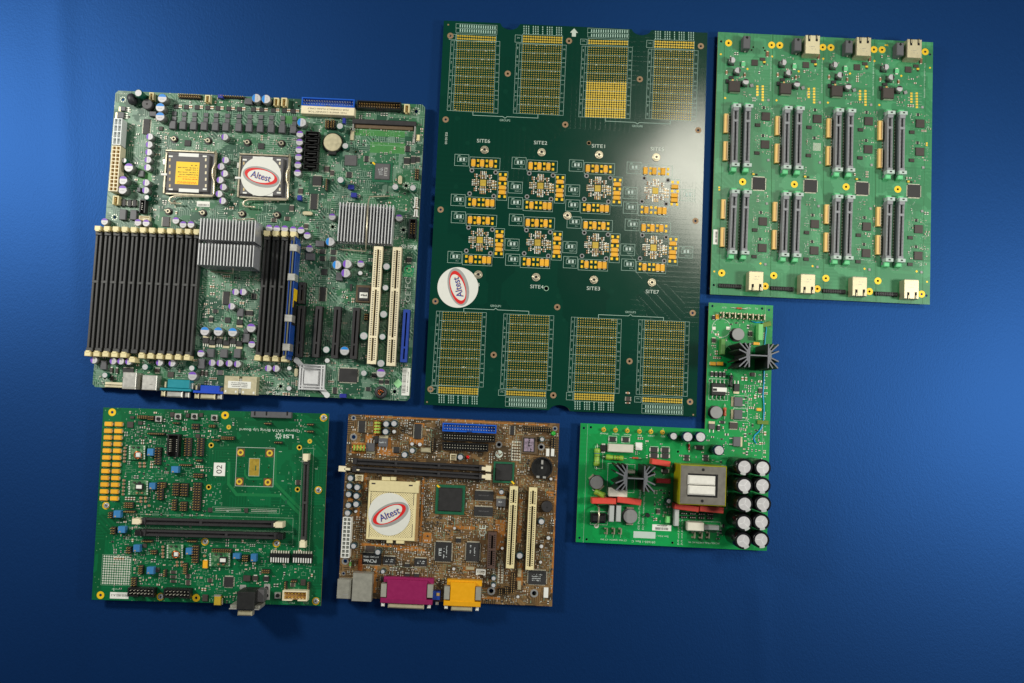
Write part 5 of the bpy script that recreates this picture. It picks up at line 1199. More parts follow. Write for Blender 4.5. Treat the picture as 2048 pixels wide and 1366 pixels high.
for x, y, w_, h_, c, r_ in ((376, 894, 15, 37, 2, 8), (400.5, 894, 15, 37, 2, 8), (316, 912, 13, 35, 2, 7), (352, 978.5, 13, 26, 3, 5), (369, 979.5, 14, 26, 3, 5), (394, 993, 16, 56, 3, 11), (349, 1009.5, 9, 23, 2, 5), (367.5, 1012.5, 13, 19, 3, 4), (321, 982, 12, 36, 2, 7), (286, 834, 20, 7, 5, 2), (303, 836, 11, 9, 3, 2), (391, 853, 14, 12, 3, 2), (313, 867.5, 34, 5, 8, 1),
                             (371.5, 930, 24, 4.5, 6, 1), (399, 921, 12, 6, 3, 1), (397, 951, 20, 9, 4, 2), (258, 1010, 18, 12, 4, 3), (222, 1030, 9, 13, 2, 3), (227, 1061, 10, 15, 2, 3), (258, 1100, 10, 14, 2, 3), (308, 1104, 12, 9, 3, 2), (282, 1139, 9, 18, 2, 4), (268, 1163, 11, 18, 2, 4), (330, 1146, 6, 15, 1, 4), (371, 1137, 7, 22, 2, 5), (391, 1108, 13, 36, 3, 7), (444, 1101, 40, 8, 9, 2), (491.5, 1116, 12, 13, 3, 3), (532, 1142.5, 16, 8, 4, 2), (571, 1170, 6, 15, 1, 4), (617, 1171, 6, 15, 1, 4),
                             (456, 876, 26, 7, 7, 2), (433, 880, 13, 4, 4, 1), (557, 885, 16, 5, 4, 1), (536, 847, 14, 5, 4, 1), (621, 849, 13, 5, 4, 1), (621, 863, 13, 5, 4, 1), (353, 846, 13, 4.5, 3, 1), (425, 852, 13, 6, 3, 2), (328, 970, 9, 11, 2, 3), (260, 1023, 22, 5, 6, 1), (295, 1082, 22, 6, 6, 1), (385, 1082, 18, 6, 5, 1), (588, 1162, 12, 6, 3, 1)):
    pinhdr(b, x, y, w_, h_, c, r_, 'black_plastic', 'brass', 6.2, 2.3)
for x, y in ((316, 837.7), (355, 832.8), (388, 832.8), (427.8, 835.5), (554.8, 1191.3)):
    o = box(b, 'push_button', x, y, 12, 12, 3.4, 'steel', 0, .3); X, Y = b.L(x, y, 5); b.put('plunger', cached('plD', lambda mb: mb.cyl(0, 0, 1.9, 3, 5, n=16, c=.2), 'plunger', ['black']), X, Y, 0, 0, o)
for x, y in ((559, 1116.2), (604.2, 1116.9)):
    o = box(b, 'switch_bank', x, y, 40, 18, 4.5, 'black', 0, .3)
    for i in range(8): box(b, 'slider', x-17+i*4.85, y+3.4+.2*i, 2.3, 9.5, 4.9, 'white', 0, .15, 4.2, o); box(b, 'terminal', x-16+i*4.85, y-12.5+.2*i, 2.4, 6, 1.8, 'lead', 0, .1, 0, o)
o = asm(b, 'drive_connector', [('body', 'grey_box', 542, 829.6, 81, 12, 0, 5.5, .4)]+[('slot', 'void', 542+q, 827, 3.2, 8, 5.4, 5.56, .01) for q in (-32.5, -9, 32.5)])
# little raised converter boards
for x, y, w_, h_, ix, iy, iw, ih, m in ((273.9, 905, 33, 29, 275.5, 910, 9, 9, 'white'), (276.3, 975.4, 40, 30, 277.3, 973.6, 14, 13, 'chip'), (349.6, 1103, 33, 29, 351.4, 1109, 8, 8, 'white'), (439.4, 1119, 42, 28, 445, 1120.5, 14, 12, 'chip')):
    o = box(b, 'converter_board', x, y, w_, h_, 2.6, 'pcb_module', 0, .1, 1.6); box(b, 'coil', ix, iy, iw, ih, 6.5, m, 0, .6, 2.6, o)
    if m == 'chip': box(b, 'label', ix+.5, iy, 11, 7, 6.6, 'label', 0, .02, 6.45, o)
    else: X, Y = b.L(ix, iy, 4); b.put('copper_ring', cached('crD', lambda mb: mb.torus(0, 0, 4, 3.4, .7, 0, 18, 6, 'z'), 'copper_ring', ['copper']), X, Y, 0, 0, o)
    for q in range(6):
        for s_ in (-1, 1): X, Y = b.L(x+s_*(w_/2-2), y-h_/2+3+q*(h_-6)/5, 2.7); b.put('pin_pad', cached('ppD', lambda mb: mb.disc(0, 0, .8, .05, 0, 10), 'pin_pad', ['solder']), X, Y, 2.65, 0, o)
    for q in range(4): box(b, 'component', x-8+q*5, y+h_*.35*(1 if q % 2 else -1), 4, 3.2, 3.8, ('chip_brown', 'mlcc', 'chip', 'mlcc')[q], 0, .1, 2.6, o)
for x, y in [(249.5-.4*i, 896+i*6.7) for i in range(5)]+[(247-.4*i, 961+i*6.9) for i in range(5)]+[(279+i % 2*9, 926.5+i//2*6.5) for i in range(4)]+[(281+i % 2*9.5, 996+i//2*7) for i in range(4)]+[(325, 1094+i*6.6) for i in range(4)]+[(353.5+i % 2*9.5, 1124.5+i//2*6.5) for i in range(4)]+[(297.5, 1011.5), (408.5, 1112)]:
    endcapped(b, x, y, 3.6, 4.6, 1.6, 'mlcc', 'x', 'capacitor', .28)
o = asm(b, 'mini_usb_port', [('shell', 'gold', 435, 1201.8, 14, 18, 0, 4, .5), ('back', 'steel', 434.5, 1192, 14, 4, 0, 3.8), ('tab', 'lead', 443, 1203, 5, 12, 0, 1)])
# tall stacked serial port on its steel bracket
asm(b, 'stacked_serial_port', [('housing', 'black_plastic', 491, 1202, 35, 35, 0, 26, .6), ('base_plate', 'steel', 533.4, 1184, 12, 31, 0, 1.2), ('base_plate', 'steel', 485.5, 1174.5, 12, 9, 0, 1.2), ('bracket', 'steel_rough', 490, 1213.5, 60, 5.5, 2, 22, .3), ('front_plate', 'steel', 487.6, 1218.6, 60, 2.2, 2, 25), ('d_shell', 'steel_warm', 489, 1227, 29, 10, 12, 22, 1.4), ('side_block', 'chip_grey', 521, 1192, 14, 24, 0, 14, .4)])
for q in (1176.5, 1191.5):
    X, Y = b.L(533, q, 1.3); b.put('mount_hole', cached('mhD', lambda mb: mb.disc(0, 0, 2.0, 1.26, 0, 14), 'mount_hole', ['void']), X, Y)
chip(b, 457, 1163.9, 18.5, 20, 'a', 1.5); chip(b, 493, 1157, 14, 11, '', 3, 'chip_brown'); endcapped(b, 510, 1156.5, 11, 9, 2, 'chip_brown', 'y'); endcapped(b, 531.8, 1157.7, 11.5, 9, 2, 'chip', 'y'); chip(b, 595.5, 965, 7, 10, 'l', 1.4, 'chip_brown', 4)
for x, y, w_, h_, s_ in ((260, 849.5, 12, 12, ''), (264, 835, 8, 5, ''), (280, 846, 8, 7, ''), (344, 829, 8, 9, ''), (375, 831, 7, 8, ''), (402, 830, 7, 8, ''), (419.5, 1020, 8, 9, ''), (492, 1021, 7, 9, ''), (346, 1144.5, 9, 6, 'l'), (346, 1154, 9, 6, 'l'), (346, 1163, 9, 5, 'l'), (375.5, 1152.5, 7, 9, 'l'), (375.5, 1165.5, 7, 10, 'l'), (419.5, 1161, 7, 8, 'l'), (409.8, 1196, 11, 13, ''), (606, 1165, 10, 12, ''), (585, 1170, 6, 8, 'l'), (289, 1091.5, 8, 8, ''), (314.5, 1140, 8, 9, ''), (395, 872, 8, 8, '')):
    chip(b, x, y, w_, h_, s_, 1.4, 'chip_brown')
for x, y in ((456.5, 1019.3), (528, 1021.5)): dots_grid(b, [(x-25, y-2.2), (x+25, y-.8), (x+25, y+2.4), (x-25, y+1)], 32, 2, .33, ['solder', 'void'], 'bare_pads', False)
rect_px(b, 492, 1020.5, 134, 10, .3, 'silk_dim')
dots_grid(b, [(209, 1112.5), (260.5, 1114.5), (257, 1167.5), (205.5, 1166)], 12, 12, .95, ['solder', 'silk_dim'], 'breadboard_pads'); rect_px(b, 233, 1140, 59, 60, .3)
for i in range(1, 6): line_px(b, [(207.5+i*9.4, 1111), (204+i*9.4, 1168)], .2)
lb = label_px(b, 438.8, 938.7, 23, 26.5); text(b, '02', 439, 938.7, 11, 90, 'black_txt', .28, lb, width=17)
lb = label_px(b, 238.5, 1191, 37, 12.5); text(b, '0035-002-A-2', 238.5, 1190.4, 4.2, 180, 'black_txt', .28, lb, width=33)
text(b, 'Osprey SATA Bring Up Board', 539.5, 860.4, 5.2, 180, 'silk', width=121); text(b, 'LSI', 577, 872.4, 7.2, 180, 'silk', width=20, bold=.02)
for i in range(8):
    a = i*pi/4; line_px(b, [(557+3*cos(a), 872+3*sin(a)), (557+6.2*cos(a), 872+6.2*sin(a))], .9, 'silk')
text(b, 'JTAG', 612, 1206, 3.4, 180, 'silk_dim'); text(b, '~5', 584, 1206, 2.6, 180, 'silk_dim'); text(b, '~10', 233, 1178, 2.4, 180, 'silk_dim')
fill_px(b, 572, 1004, 4, 8, 'pcb_sub')
scatter(b, 250, 826, 410, 900, 520, 'ccbrrrvvsssfft'); scatter(b, 250, 880, 415, 1035, 620, 'ccbrrrvvsssfft'); scatter(b, 225, 1015, 300, 1130, 260, 'ccrrvvssft'); scatter(b, 265, 1080, 420, 1180, 420, 'ccbrrrvvsssfft'); scatter(b, 400, 1090, 520, 1205, 260, 'ccbrrvvsssft')
scatter(b, 520, 1095, 630, 1180, 110, 'crvvsssf'); scatter(b, 410, 826, 470, 890, 70, 'crvvsssf'); scatter(b, 590, 840, 630, 900, 26, 'crvvss'); scatter(b, 410, 965, 445, 1010, 60, 'sssf'); scatter(b, 300, 1080, 560, 1095, 40, 'crss')
scatter(b, 250, 824, 412, 905, 260, 'ssssffvv'); scatter(b, 250, 880, 415, 1035, 420, 'sssssffvvr'); scatter(b, 225, 1015, 420, 1180, 420, 'ssssffvvr'); scatter(b, 400, 1090, 630, 1205, 260, 'ssssff'); scatter(b, 440, 850, 640, 1030, 30, 'sv')
b.finish(rectpts(b))

# ================================================================== desktop motherboard (lower middle)
E_ = Board('desktop_motherboard', 'brown desktop motherboard with an ivory processor socket and purple and yellow ports', 'motherboard',
           [(699, 827), (1120, 848.2), (1103.3, 1209), (673.5, 1198)], 8.0, 'pcb_desktop', theta=radians(-2.6))
b = E_
for x, y, r in ((707, 835.8, 5), (707.2, 873.9, 7), (998, 889.2, 6.6), (1110, 857.2, 5), (1082.5, 893.9, 7), (690.5, 1122.4, 7), (982.5, 1182, 8), (1068.4, 1186.6, 8), (687, 1147, 4)): ringpad(b, x, y, r, r*.58, 'coil_grey')
# copper pours, printed shapes
for x, y, w_, h_ in ((718, 896, 30, 22), (754, 857, 15, 32), (738, 877, 14, 16), (768, 893, 28, 34), (785, 905, 26, 14), (792, 902, 18, 10), (833, 882, 28, 14), (839, 850, 20, 8), (731, 962, 6, 34), (700, 1015, 10, 60), (718, 995, 6, 80), (854.3, 1075.4, 17, 20), (844, 1020, 4, 130), (835, 1020, 5, 118), (780, 1092, 110, 4), (752, 1090, 60, 5), (722, 1135, 5, 50), (751, 1150, 6, 70), (982, 1196, 37, 5), (1100, 985, 15, 4), (1100, 990, 15, 4), (1110, 1010, 3, 120), (1106, 1120, 3, 130), (850, 838, 240, 3), (1000, 846, 190, 3), (1040, 1148, 12, 44), (938, 1138, 24, 9), (820, 1099, 60, 5), (1002, 985, 14, 14), (1040, 1040, 8, 90), (920, 1055, 60, 6), (1000, 1070, 20, 60)):
    fill_px(b, x, y, w_, h_, 'pour_orange', .04)
for i in range(14):
    x, y = 920+random.uniform(-40, 100), 1045+random.uniform(-30, 30); line_px(b, [(x, y), (x+14, y+13), (x+14, y+28)], .5, 'pour_orange', .045)
for i in range(18):
    x, y = random.uniform(860, 1010), random.uniform(1080, 1190); line_px(b, [(x, y), (x+random.choice((-10, 12, 20)), y)], .35, 'pour_orange', .045)
# memory sockets
dimm(b, (705.5, 922.5), (966.5, 936.5), 11.2, 9, 'slot_dark', None, (.33, .66)); o = dimm(b, (705, 938), (966, 953), 11.2, 9, 'slot_dark', None, (.33, .66))
for x, y, w_, h_ in ((684, 937.8, 14, 11), (694, 938.4, 12, 5), (976.8, 937.4, 11, 12), (968, 937.4, 9, 7), (976.4, 954.2, 11, 12), (968, 953.6, 9, 7), (707, 923, 6, 5), (714, 940, 9, 3)): box(b, 'latch', x, y, w_, h_, 11 if x > 960 else 9.6, 'ivory_pale', -2, .4, 5, o)
# processor socket
o = box(b, 'processor_socket', 783.3, 1022.5, 97, 115, 7, 'ivory', 0, .5)
box(b, 'socket_cover_bar', 788.5, 973.5, 99, 22, 8.4, 'ivory', 0, .4, 6, o); box(b, 'tab', 772, 957.5, 17, 7, 7, 'ivory', 0, .3, 0, o); box(b, 'tab', 786.5, 957.5, 10, 7, 7, 'ivory', 0, .3, 0, o); box(b, 'tab', 779, 1083.5, 12, 6, 6.5, 'ivory', 0, .3, 0, o); box(b, 'tab', 800, 1084, 16, 7, 6.5, 'ivory', 0, .3, 0, o)
for x, y in ((747, 967), (821.5, 971)): box(b, 'window', x, y, 8, 3, 8.46, 'chip_brown', 0, .01, 8.3, o)
box(b, 'side_rail', 834.5, 1027, 5.5, 112, 4, 'tan', 0, .3, 0, o); box(b, 'lever_boss', 835, 967, 8, 9, 8, 'ivory', 0, .3, 0, o)
X0, Y0, _, _ = b.at[o.name]; mb = MB(); kk = b.k(783, 1030, 7)
for i in range(36):
    for j in range(38):
        if (i+j) % 2: continue
        u, v = (i-17.5)*2.42*kk, (j-18.5)*2.42*kk-5.5*kk
        if abs(u) < 12*kk and abs(v+5) < 14*kk: continue
        mb.disc(u, v, .42, 7.06, 0, 5)
oo = b.put('pin_holes', mb.mesh('pin_holes', ['chip_brown']), X0, Y0, 0, 0, o)
for q in (-1, 1):
    for y in (998, 1062): box(b, 'side_slit', 783.3+q*43-(y-1022)*.05, y, 1.2, 26, 7.05, 'chip_brown', 0, .01, 6.9, o)
sticker(b, 778.7, 1028.5, 42.3, 7.45, 27, 'white round sticker with red oval logo on the ivory socket of the brown motherboard')
powerconn(b, 692, 1075, 17, 80, 11, 2, 10, 'white', 'film_grey')
# big chips
for x, y, s_, bs, bh in ((1007.5, 944.8, 42, 34, 2.2), (900.3, 999.3, 58.5, 47, 2.6)):
    o = box(b, 'chipset', x, y, s_, s_, 1.0, 'pcb_sub', 0, .1); box(b, 'mould', x, y, bs, bs, bh, 'chip', 0, .9, .9, o)
for x, y, r_ in ((1025.5, 965, -45), (877, 973, -40)): box(b, 'paint_dot', x, y, 8, 3.4, 1.2, 'yellow', r_, .1)
for x, y, w_, h_, s_, m in ((723.6, 853.4, 13, 24, 'l', 'chip'), (835.5, 862.8, 14, 30, 'l', 'chip'), (1024.5, 860.5, 8, 19, 'l', 'chip'), (968.2, 991.3, 38, 18, 't', 'chip'), (967, 1023, 38, 18, 't', 'chip'), (778.4, 1121, 25, 15, 't', 'chip'), (841, 1124.5, 25, 15, 't', 'chip'), (886.5, 1103.5, 33, 38, 'a', 'chip'), (945.6, 1104, 27, 37, 'a', 'chip'), (1074.5, 1155, 36, 27, 'a', 'chip'), (743.2, 1117.5, 38, 23, 't', 'black'),
                            (814, 1131, 10, 6, 't', 'chip'), (814, 1150.5, 10, 6, 't', 'chip'), (833, 1151, 10, 6, 't', 'chip'), (917, 1081, 11, 8, 't', 'chip'), (792.7, 899.7, 12, 12, 'l', 'chip'), (764, 1158, 5, 9, 'l', 'chip'), (740, 1098, 18, 12, 'l', 'chip_brown')):
    chip(b, x, y, w_, h_, s_, 1.8, m)
text(b, 'PCNet', 740, 1121.5, 6.2, 180, 'grey_txt', 1.9, width=26, bold=.01); text(b, 'HT2001 9936', 742, 1113.5, 3.4, 180, 'grey_txt', 1.9, width=30)
text(b, 'iTE', 880.5, 1104, 5, 90, 'grey_txt', 1.9, width=15, bold=.03); text(b, '~8', 888, 1104, 2.6, 90, 'grey_txt', 1.9, width=20); text(b, '~9', 893, 1104, 2.2, 90, 'grey_txt', 1.9, width=22)
text(b, '~7', 941, 1098, 2.6, 90, 'grey_txt', 1.9, width=16); text(b, '~9', 949, 1104, 2.4, 90, 'grey_txt', 1.9, width=16)
for i in range(4): text(b, '~%d' % (8+i), 1074-i, 1149+i*4, 2.2, 180, 'grey_txt', 1.9, width=17)
for y in (991, 1022.6): text(b, '~12', 967, y, 2.6, 180, 'chip_grey', 1.9, width=20)
for x, y in ((778, 1121), (841, 1124.5)): text(b, '~8', x, y-2, 2.4, 180, 'grey_txt', 1.9, width=14); text(b, '~7', x, y+2, 2.4, 180, 'grey_txt', 1.9, width=14)
dpak(b, 740.6, 894.4, 16.5, 16, 'b', 4, 'grey_box', 3); dpak(b, 765.8, 885, 18, 17, 't', 4, 'grey_box', 3); dpak(b, 1002, 1005.4, 19, 15.5, 't', 4, 'grey_box', 3); chip(b, 752.3, 878.6, 7, 14, '', 3)
text(b, '~9', 765.8, 885, 3, 180, 'grey_txt', 4.1, width=13); text(b, '~6', 1002, 1004, 2.6, 0, 'grey_txt', 4.1, width=10)
# firmware, battery holder, buzzer
o = asm(b, 'firmware_chip', [('socket', 'plcc', 1058.4, 889.8, 31, 36, 0, 3, .5), ('body', 'chip', 1058, 889.8, 23, 29, 2, 3.8, .3), ('label', 'holo', 1058, 890, 19, 25, 3.8, 3.95, .02)])
text(b, '~5', 1058, 884, 4, 90, 'black_txt', 4.05, o); text(b, '~8', 1062, 892, 3, 90, 'black_txt', 4.05, o, width=18)
x, y = b.L(1084.2, 935.5, 5); r = 43*b.k(1084, 935, 5)/2
def bh(mb):
    mb.cyl(0, 0, r, 0, 1.2, 0, 0, 36)
    for i in range(36):
        a, c = 2*pi*i/36, 2*pi*(i+1)/36
        mb.prism([(r*.88*cos(a), r*.88*sin(a)), (r*cos(a), r*sin(a)), (r*cos(c), r*sin(c)), (r*.88*cos(c), r*.88*sin(c))], 0, 5, 0)
    for q in (-.55, .55): mb.disc(q*r, r*.45, r*.18, 1.24, 1, 14)
o = b.put('battery_holder', cached('bhE', bh, 'battery_holder', ['black', 'void']), x, y); b.mark(x, y, 2*r, 2*r)
b.put('contact', cached('bcE', lambda mb: (mb.box(0, r*.5, 2.2, 4.5, 1.2, 4, 0, 0, .3), mb.box(0, -.2, 2.0, 2.4, 1.2, 3, 0, 0, .3), mb.box(-.35*r, -.85*r, 3, 2, 1.2, 5.2), mb.box(.25*r, -.88*r, 3, 2, 1.2, 5.2)), 'contact', ['steel']), x, y, 0, 0, o)
x, y = b.L(1094, 1013.6, 8); r2 = 23*b.k(1094, 1013, 8)/2
b.put('buzzer', cached('bzE', lambda mb: (mb.cyl(0, 0, r2, 0, 8, 0, 0, 32, .7), mb.disc(0, -.8, r2*.14, 8.05, 1, 12)), 'buzzer', ['slot_dark', 'void']), x, y); b.mark(x, y, 2*r2, 2*r2)
# drive connectors, headers
boxhdr(b, 938.9, 856.4, 108, 17, 9, 'blue', 20, 2, 'lead'); boxhdr(b, 937.7, 875, 106, 15.5, 9, 'black', 20, 2, 'lead'); boxhdr(b, 930.7, 893.9, 92, 15.5, 9, 'black', 17, 2, 'lead')
for x, y, w_, h_, c, r_, m in ((1076, 858.5, 54, 9, 12, 2, 'black_plastic'), (1106.5, 886, 11, 22, 2, 5, 'black_plastic'), (1025.9, 1165.5, 9, 40, 2, 10, 'black_plastic'), (1000.7, 1183.5, 8, 13, 2, 3, 'black_plastic'), (866, 889, 5, 26, 1, 7, 'black_plastic'), (1013, 1180, 7, 14, 2, 3, 'black_plastic')): pinhdr(b, x, y, w_, h_, c, r_, m, 'brass', 6, 2.3)
for x, y, c, r_ in ((1032.7, 901.5, 4, 7), (1001.3, 1146.8, 2, 8)):
    dots_grid(b, [(x-c*2+1, y-17), (x+c*2-1, y-16.6), (x+c*2-2, y+18), (x-c*2, y+17)], c, r_, .9, ['solder', 'gold'], 'plated_holes'); rect_px(b, x, y, c*4+2, 38, .4, 'silk'); b.mark(*b.L(x, y), c*2, 19)
for x, y, w_, h_ in ((717.7, 956, 15, 13), (906.7, 914.4, 13, 13), (961.4, 1145.2, 19, 11)): boxhdr(b, x, y, w_, h_, 6, 'ivory_pale' if x < 950 else 'white', 3, 1, 'lead', name='small_connector')
for x, y, w_, h_ in ((1095.4, 905, 6.5, 15), (1105.3, 905, 6.5, 15), (1092, 1185.5, 9, 20)): box(b, 'white_block', x, y, w_, h_, 2.5, 'white', 0, .2)
for x, y, r_, m in ((935.4, 914.6, 3.6, 'red_led'), (1107, 867, 4.8, 'green_led')):
    X, Y = b.L(x, y, 5); k = b.k(x, y, 5); b.put('indicator_lamp', cached(('led', m), lambda mb: mb.cyl(0, 0, r_*k, 0, 5, 0, 0, 16, r_*k*.5), 'indicator_lamp', [m]), X, Y)
pci(b, (1028.2, 972.5), (1019.8, 1137), 16.5, 11, 'ivory', (.215,)); pci(b, (1066.6, 975), (1059.1, 1140), 16.5, 11, 'ivory', (.215,)); pci(b, (985, 1064.5), (981.8, 1137), 17, 10, 'brown_slot', (.48,))
# capacitors and toroid chokes
for x, y, d, h_ in ((772.2, 848.1, 13.5, 11), (788, 847.2, 13.5, 11), (771, 863.4, 13.5, 11), (824.4, 901.4, 12, 10), (809, 909.7, 13, 10), (700.7, 956.5, 13, 11), (698.2, 972.3, 13, 11), (714.2, 974.8, 13.5, 11), (696.9, 988.9, 13, 11), (712.5, 992.2, 13.5, 11), (696.6, 1010.9, 13, 11), (712, 1008.6, 13.5, 11), (694.9, 1026.2, 13, 11), (706.9, 1092.3, 12, 11), (755.5, 1104.6, 12.5, 12), (765.5, 1143.3, 9.5, 9),
                   (920.7, 914.4, 12.5, 10), (1084.2, 878.6, 10, 9), (1002.8, 984.3, 10.5, 10), (1083, 1043.5, 13, 11), (1039.4, 1111.6, 14, 10), (987.2, 1156.8, 10, 9), (986.9, 1170.8, 10, 9)): ecap(b, x, y, d, h_, 'te', random.uniform(0, 360))
for x, y, d in ((788, 863.4, 8), (824, 888, 7), (839.6, 889, 8), (711.3, 1022.7, 6.5), (1082.7, 1092.9, 8), (1081, 1124.5, 6.5), (1035.9, 1193.7, 6.5), (907.5, 1138, 6.5), (1004.5, 1096.8, 6), (909, 1056.5, 6), (1102, 958, 6), (1097, 1076, 8)): ecap(b, x, y, d, 6, 'si', 0)
for x, y, w_, h_ in ((754.6, 855, 13, 26), (717.7, 896.2, 27, 12)):
    o = box(b, 'wound_choke', x, y, w_, h_, 5, 'core', 0, 1.0); vert = h_ > w_; X0, Y0, _, _ = b.at[o.name]; mb = MB(); k = b.k(x, y, 5)
    for i in range(5):
        t = (i-2)*max(w_, h_)*k*.24; mb.tube([(-w_*k*.6, t, 2), (-w_*k*.5, t, 5.2), (0, t+.3, 5.8), (w_*k*.5, t, 5.2), (w_*k*.6, t, 2)] if vert else [(t, -h_*k*.6, 2), (t, -h_*k*.5, 5.2), (t+.3, 0, 5.8), (t, h_*k*.5, 5.2), (t, h_*k*.6, 2)], .42, 0, 6)
    b.put('copper_winding', mb.mesh('copper_winding', ['copper']), X0, Y0, 0, 0, o)
for x, y, w_, h_ in ((851.3, 900.3, 20, 10), (1038.8, 1145.6, 8, 18), (1038.2, 1171.4, 8, 18), (939.8, 1137.4, 17, 7)): box(b, 'crystal', x, y, w_, h_, 3, 'steel_warm', 0, .9)
box(b, 'thermistor', 719.2, 1130.4, 7, 22, 5, 'copper', 0, 1.2); axial(b, 700.5, 1128, 8, 5, 'film_green2', 90, 2, (), 4)
# ports along the lower edge
asm(b, 'usb_port', [('shell', 'steel_rough', 688, 1178.4, 28, 38, 0, 10, .4), ('back', 'steel_rough', 691, 1159, 24, 3, 0, 7), ('mark', 'steel', 691, 1189.5, 10, 2.4, 10, 10.06, .02)])
asm(b, 'network_port', [('shell', 'steel_rough', 723.9, 1175, 39, 55.5, 0, 13, .4), ('back', 'steel_rough', 727, 1147, 34, 3, 0, 8)])
def dport(cx, cy, w_, mat, name):
    asm(b, name, [('shell', mat, cx, cy, w_, 44, 0, 12, .5), ('back_flange', mat, cx+4, cy-22, w_+20, 11, 0, 8, .4), ('front_flange', mat, cx-1, cy+20, w_+24, 10, 0, 12.6, .5), ('d_shell', 'steel_warm', cx-2, cy+29.5, w_-8, 10, 2, 10.5, 1.2)]
        + [('strap', 'steel_rough', cx+s_*(w_/2+6.5), cy-1+s_*.8, 11, 26, 0, 12.9, .4) for s_ in (-1, 1)] + [('screw_post', 'white', cx-2+s_*(w_/2+6), cy+28+s_*2, 6.5, 8, 3, 9, .8) for s_ in (-1, 1)]
        + [('vent', 'void', cx-w_*.36+i*w_*.8/11, cy-19+i*.35, w_*.028, 4.5, 8, 8.12, .01) for i in range(12)])
dport(813.5, 1183, 80, 'magenta', 'parallel_port'); dport(925, 1188, 50, 'game', 'game_port')
asm(b, 'video_port_corner', [('shell', 'blue_deep', 872.5, 1191.5, 16, 17, 0, 9), ('nut', 'brass', 876, 1189, 6, 6, 9, 9.8), ('screw_post', 'steel', 874, 1207, 6, 6, 3, 7)])
# marks
text(b, 'P6IWP-Fe', 1042, 1027, 5.4, 90, 'silk', width=45); text(b, 'REV 1.1', 1050, 1030, 2.8, 90, 'silk_dim'); text(b, 'CE', 965.8, 1061.5, 13, 90, 'silk', width=22)
x, y = b.L(998, 908); k = b.k(998, 908); o = b.put('round_mark', cached('rmE', lambda mb: (mb.disc(0, 0, 7.4*k, .07, 0, 28), mb.box(0, 0, .1, .1, .06, .08, 0)), 'round_mark', ['silk']), x, y); line_px(b, [(995, 902), (999, 911), (1004, 907)], 1.0, 'brown_pad', .11)
for x, y, w_, h_ in ((881, 1070, 16, 12), (902, 1045, 14, 18), (820, 1150, 70, 30), (1090, 1130, 20, 30), (845, 878, 34, 40), (1040, 880, 14, 22)): rect_px(b, x, y, w_, h_, .25)
scatter(b, 700, 832, 900, 915, 620, 'ccrrrvvvvsssfti'); scatter(b, 985, 850, 1112, 970, 520, 'ccrrrvvvvsssft'); scatter(b, 845, 955, 1020, 1075, 700, 'ccrrrvvvvsssft'); scatter(b, 690, 955, 740, 1150, 240, 'ccrrvvvsst'); scatter(b, 735, 1085, 1000, 1165, 1000, 'ccrrrvvvvsssfti')
scatter(b, 960, 1100, 1105, 1205, 520, 'ccrrrvvvvsssft'); scatter(b, 1030, 970, 1112, 1150, 420, 'ccrrrvvvvsssft'); scatter(b, 850, 920, 985, 965, 160, 'ccrrvvsst'); scatter(b, 685, 830, 1115, 1200, 1700, 'vvvvcrrssss'); scatter(b, 850, 960, 1020, 1100, 500, 'sssvvff'); scatter(b, 735, 1085, 1000, 1165, 500, 'sssvvcr')
b.finish(rectpts(b))
# ================================================================== power supply board (lower right), L shaped
F_ = Board('power_supply_board', 'bright green L shaped power supply board with ten black capacitors and a yellow taped transformer', 'circuit board',
           [(1417, 604.3), (1546, 611.6), (1534, 1100.7), (1403, 1095.3)], 8.0, 'pcb_power')
b = F_
b.w, b.h = 700, 700
for q_ in range(20):                                          # keep small parts away from the right edge
    x_, y_ = b.L(1546-.6*q_, 605+q_*25.5); b.mark(x_+6, y_, 17, 15)
for x, y in ((1424.9, 612), (1524.3, 617), (1538.2, 619.9), (1167.8, 856), (1181.9, 854.5), (1356, 903.3), (1518, 878.2), (1159, 1075.7), (1173.3, 1078.6), (1344.9, 1085.5)): b.hole(x, y, 2.4)
line_px(b, [(1531.5, 612), (1520, 1098)], .3, 'silk_dim'); line_px(b, [(1175.5, 848), (1166.5, 1085)], .3, 'silk_dim')
# blade terminals
def blade(px, py, h_=9):
    x, y = b.L(px, py, h_); o = b.put('blade_terminal', cached(('blF', h_), lambda mb: (mb.box(0, 0, 1.0, 6.2, 1, h_, 0, 0, .2), mb.box(-1.2, 2.4, 2.6, 1.4, 0, 3, 0), mb.box(-1.2, -2.4, 2.6, 1.4, 0, 3, 0)), 'blade_terminal', ['nickel']), x, y); b.mark(x, y, 4, 7)
for i, x in enumerate((1445.2, 1457.3, 1468.9, 1480.5, 1492.6, 1504.2, 1515.4, 1527.4)): blade(x+2.5, 629+i*.75)
for x, y in ((1212.5, 1062.7), (1227, 1062.7), (1240.8, 1063.2), (1388, 1071), (1402.4, 1071.5), (1416.8, 1071)): blade(x+2, y, 7)
for i, (x, y) in enumerate(((1208, 859.5), (1231.6, 860.4), (1255.2, 861.6), (1279.6, 862.8), (1302.6, 863.5), (1325.8, 864.7))):
    X, Y = b.L(x, y, 3); k = b.k(x, y, 3)
    b.put('gold_terminal', cached('gtF', lambda mb: (mb.cyl(0, 0, 4.6*k, 0, .6, 0, 0, 18), mb.cyl(0, 0, 2.8*k, .5, 4.5, 0, 0, 14, .3), mb.disc(0, 0, 1.4*k, 4.54, 1, 10)), 'gold_terminal', ['gold', 'void']), X, Y); b.mark(X, Y, 5, 5)
    text(b, 'FEDCBA'[i], x+.5, y-6.5, 2.8, 180, 'silk'); text(b, ('Orange', 'Yellow', 'Brown', 'Red', 'GREEN', 'RED')[i], x, y+8, 3.2, 180, 'silk', width=(16, 15, 14, 8, 13, 8)[i])
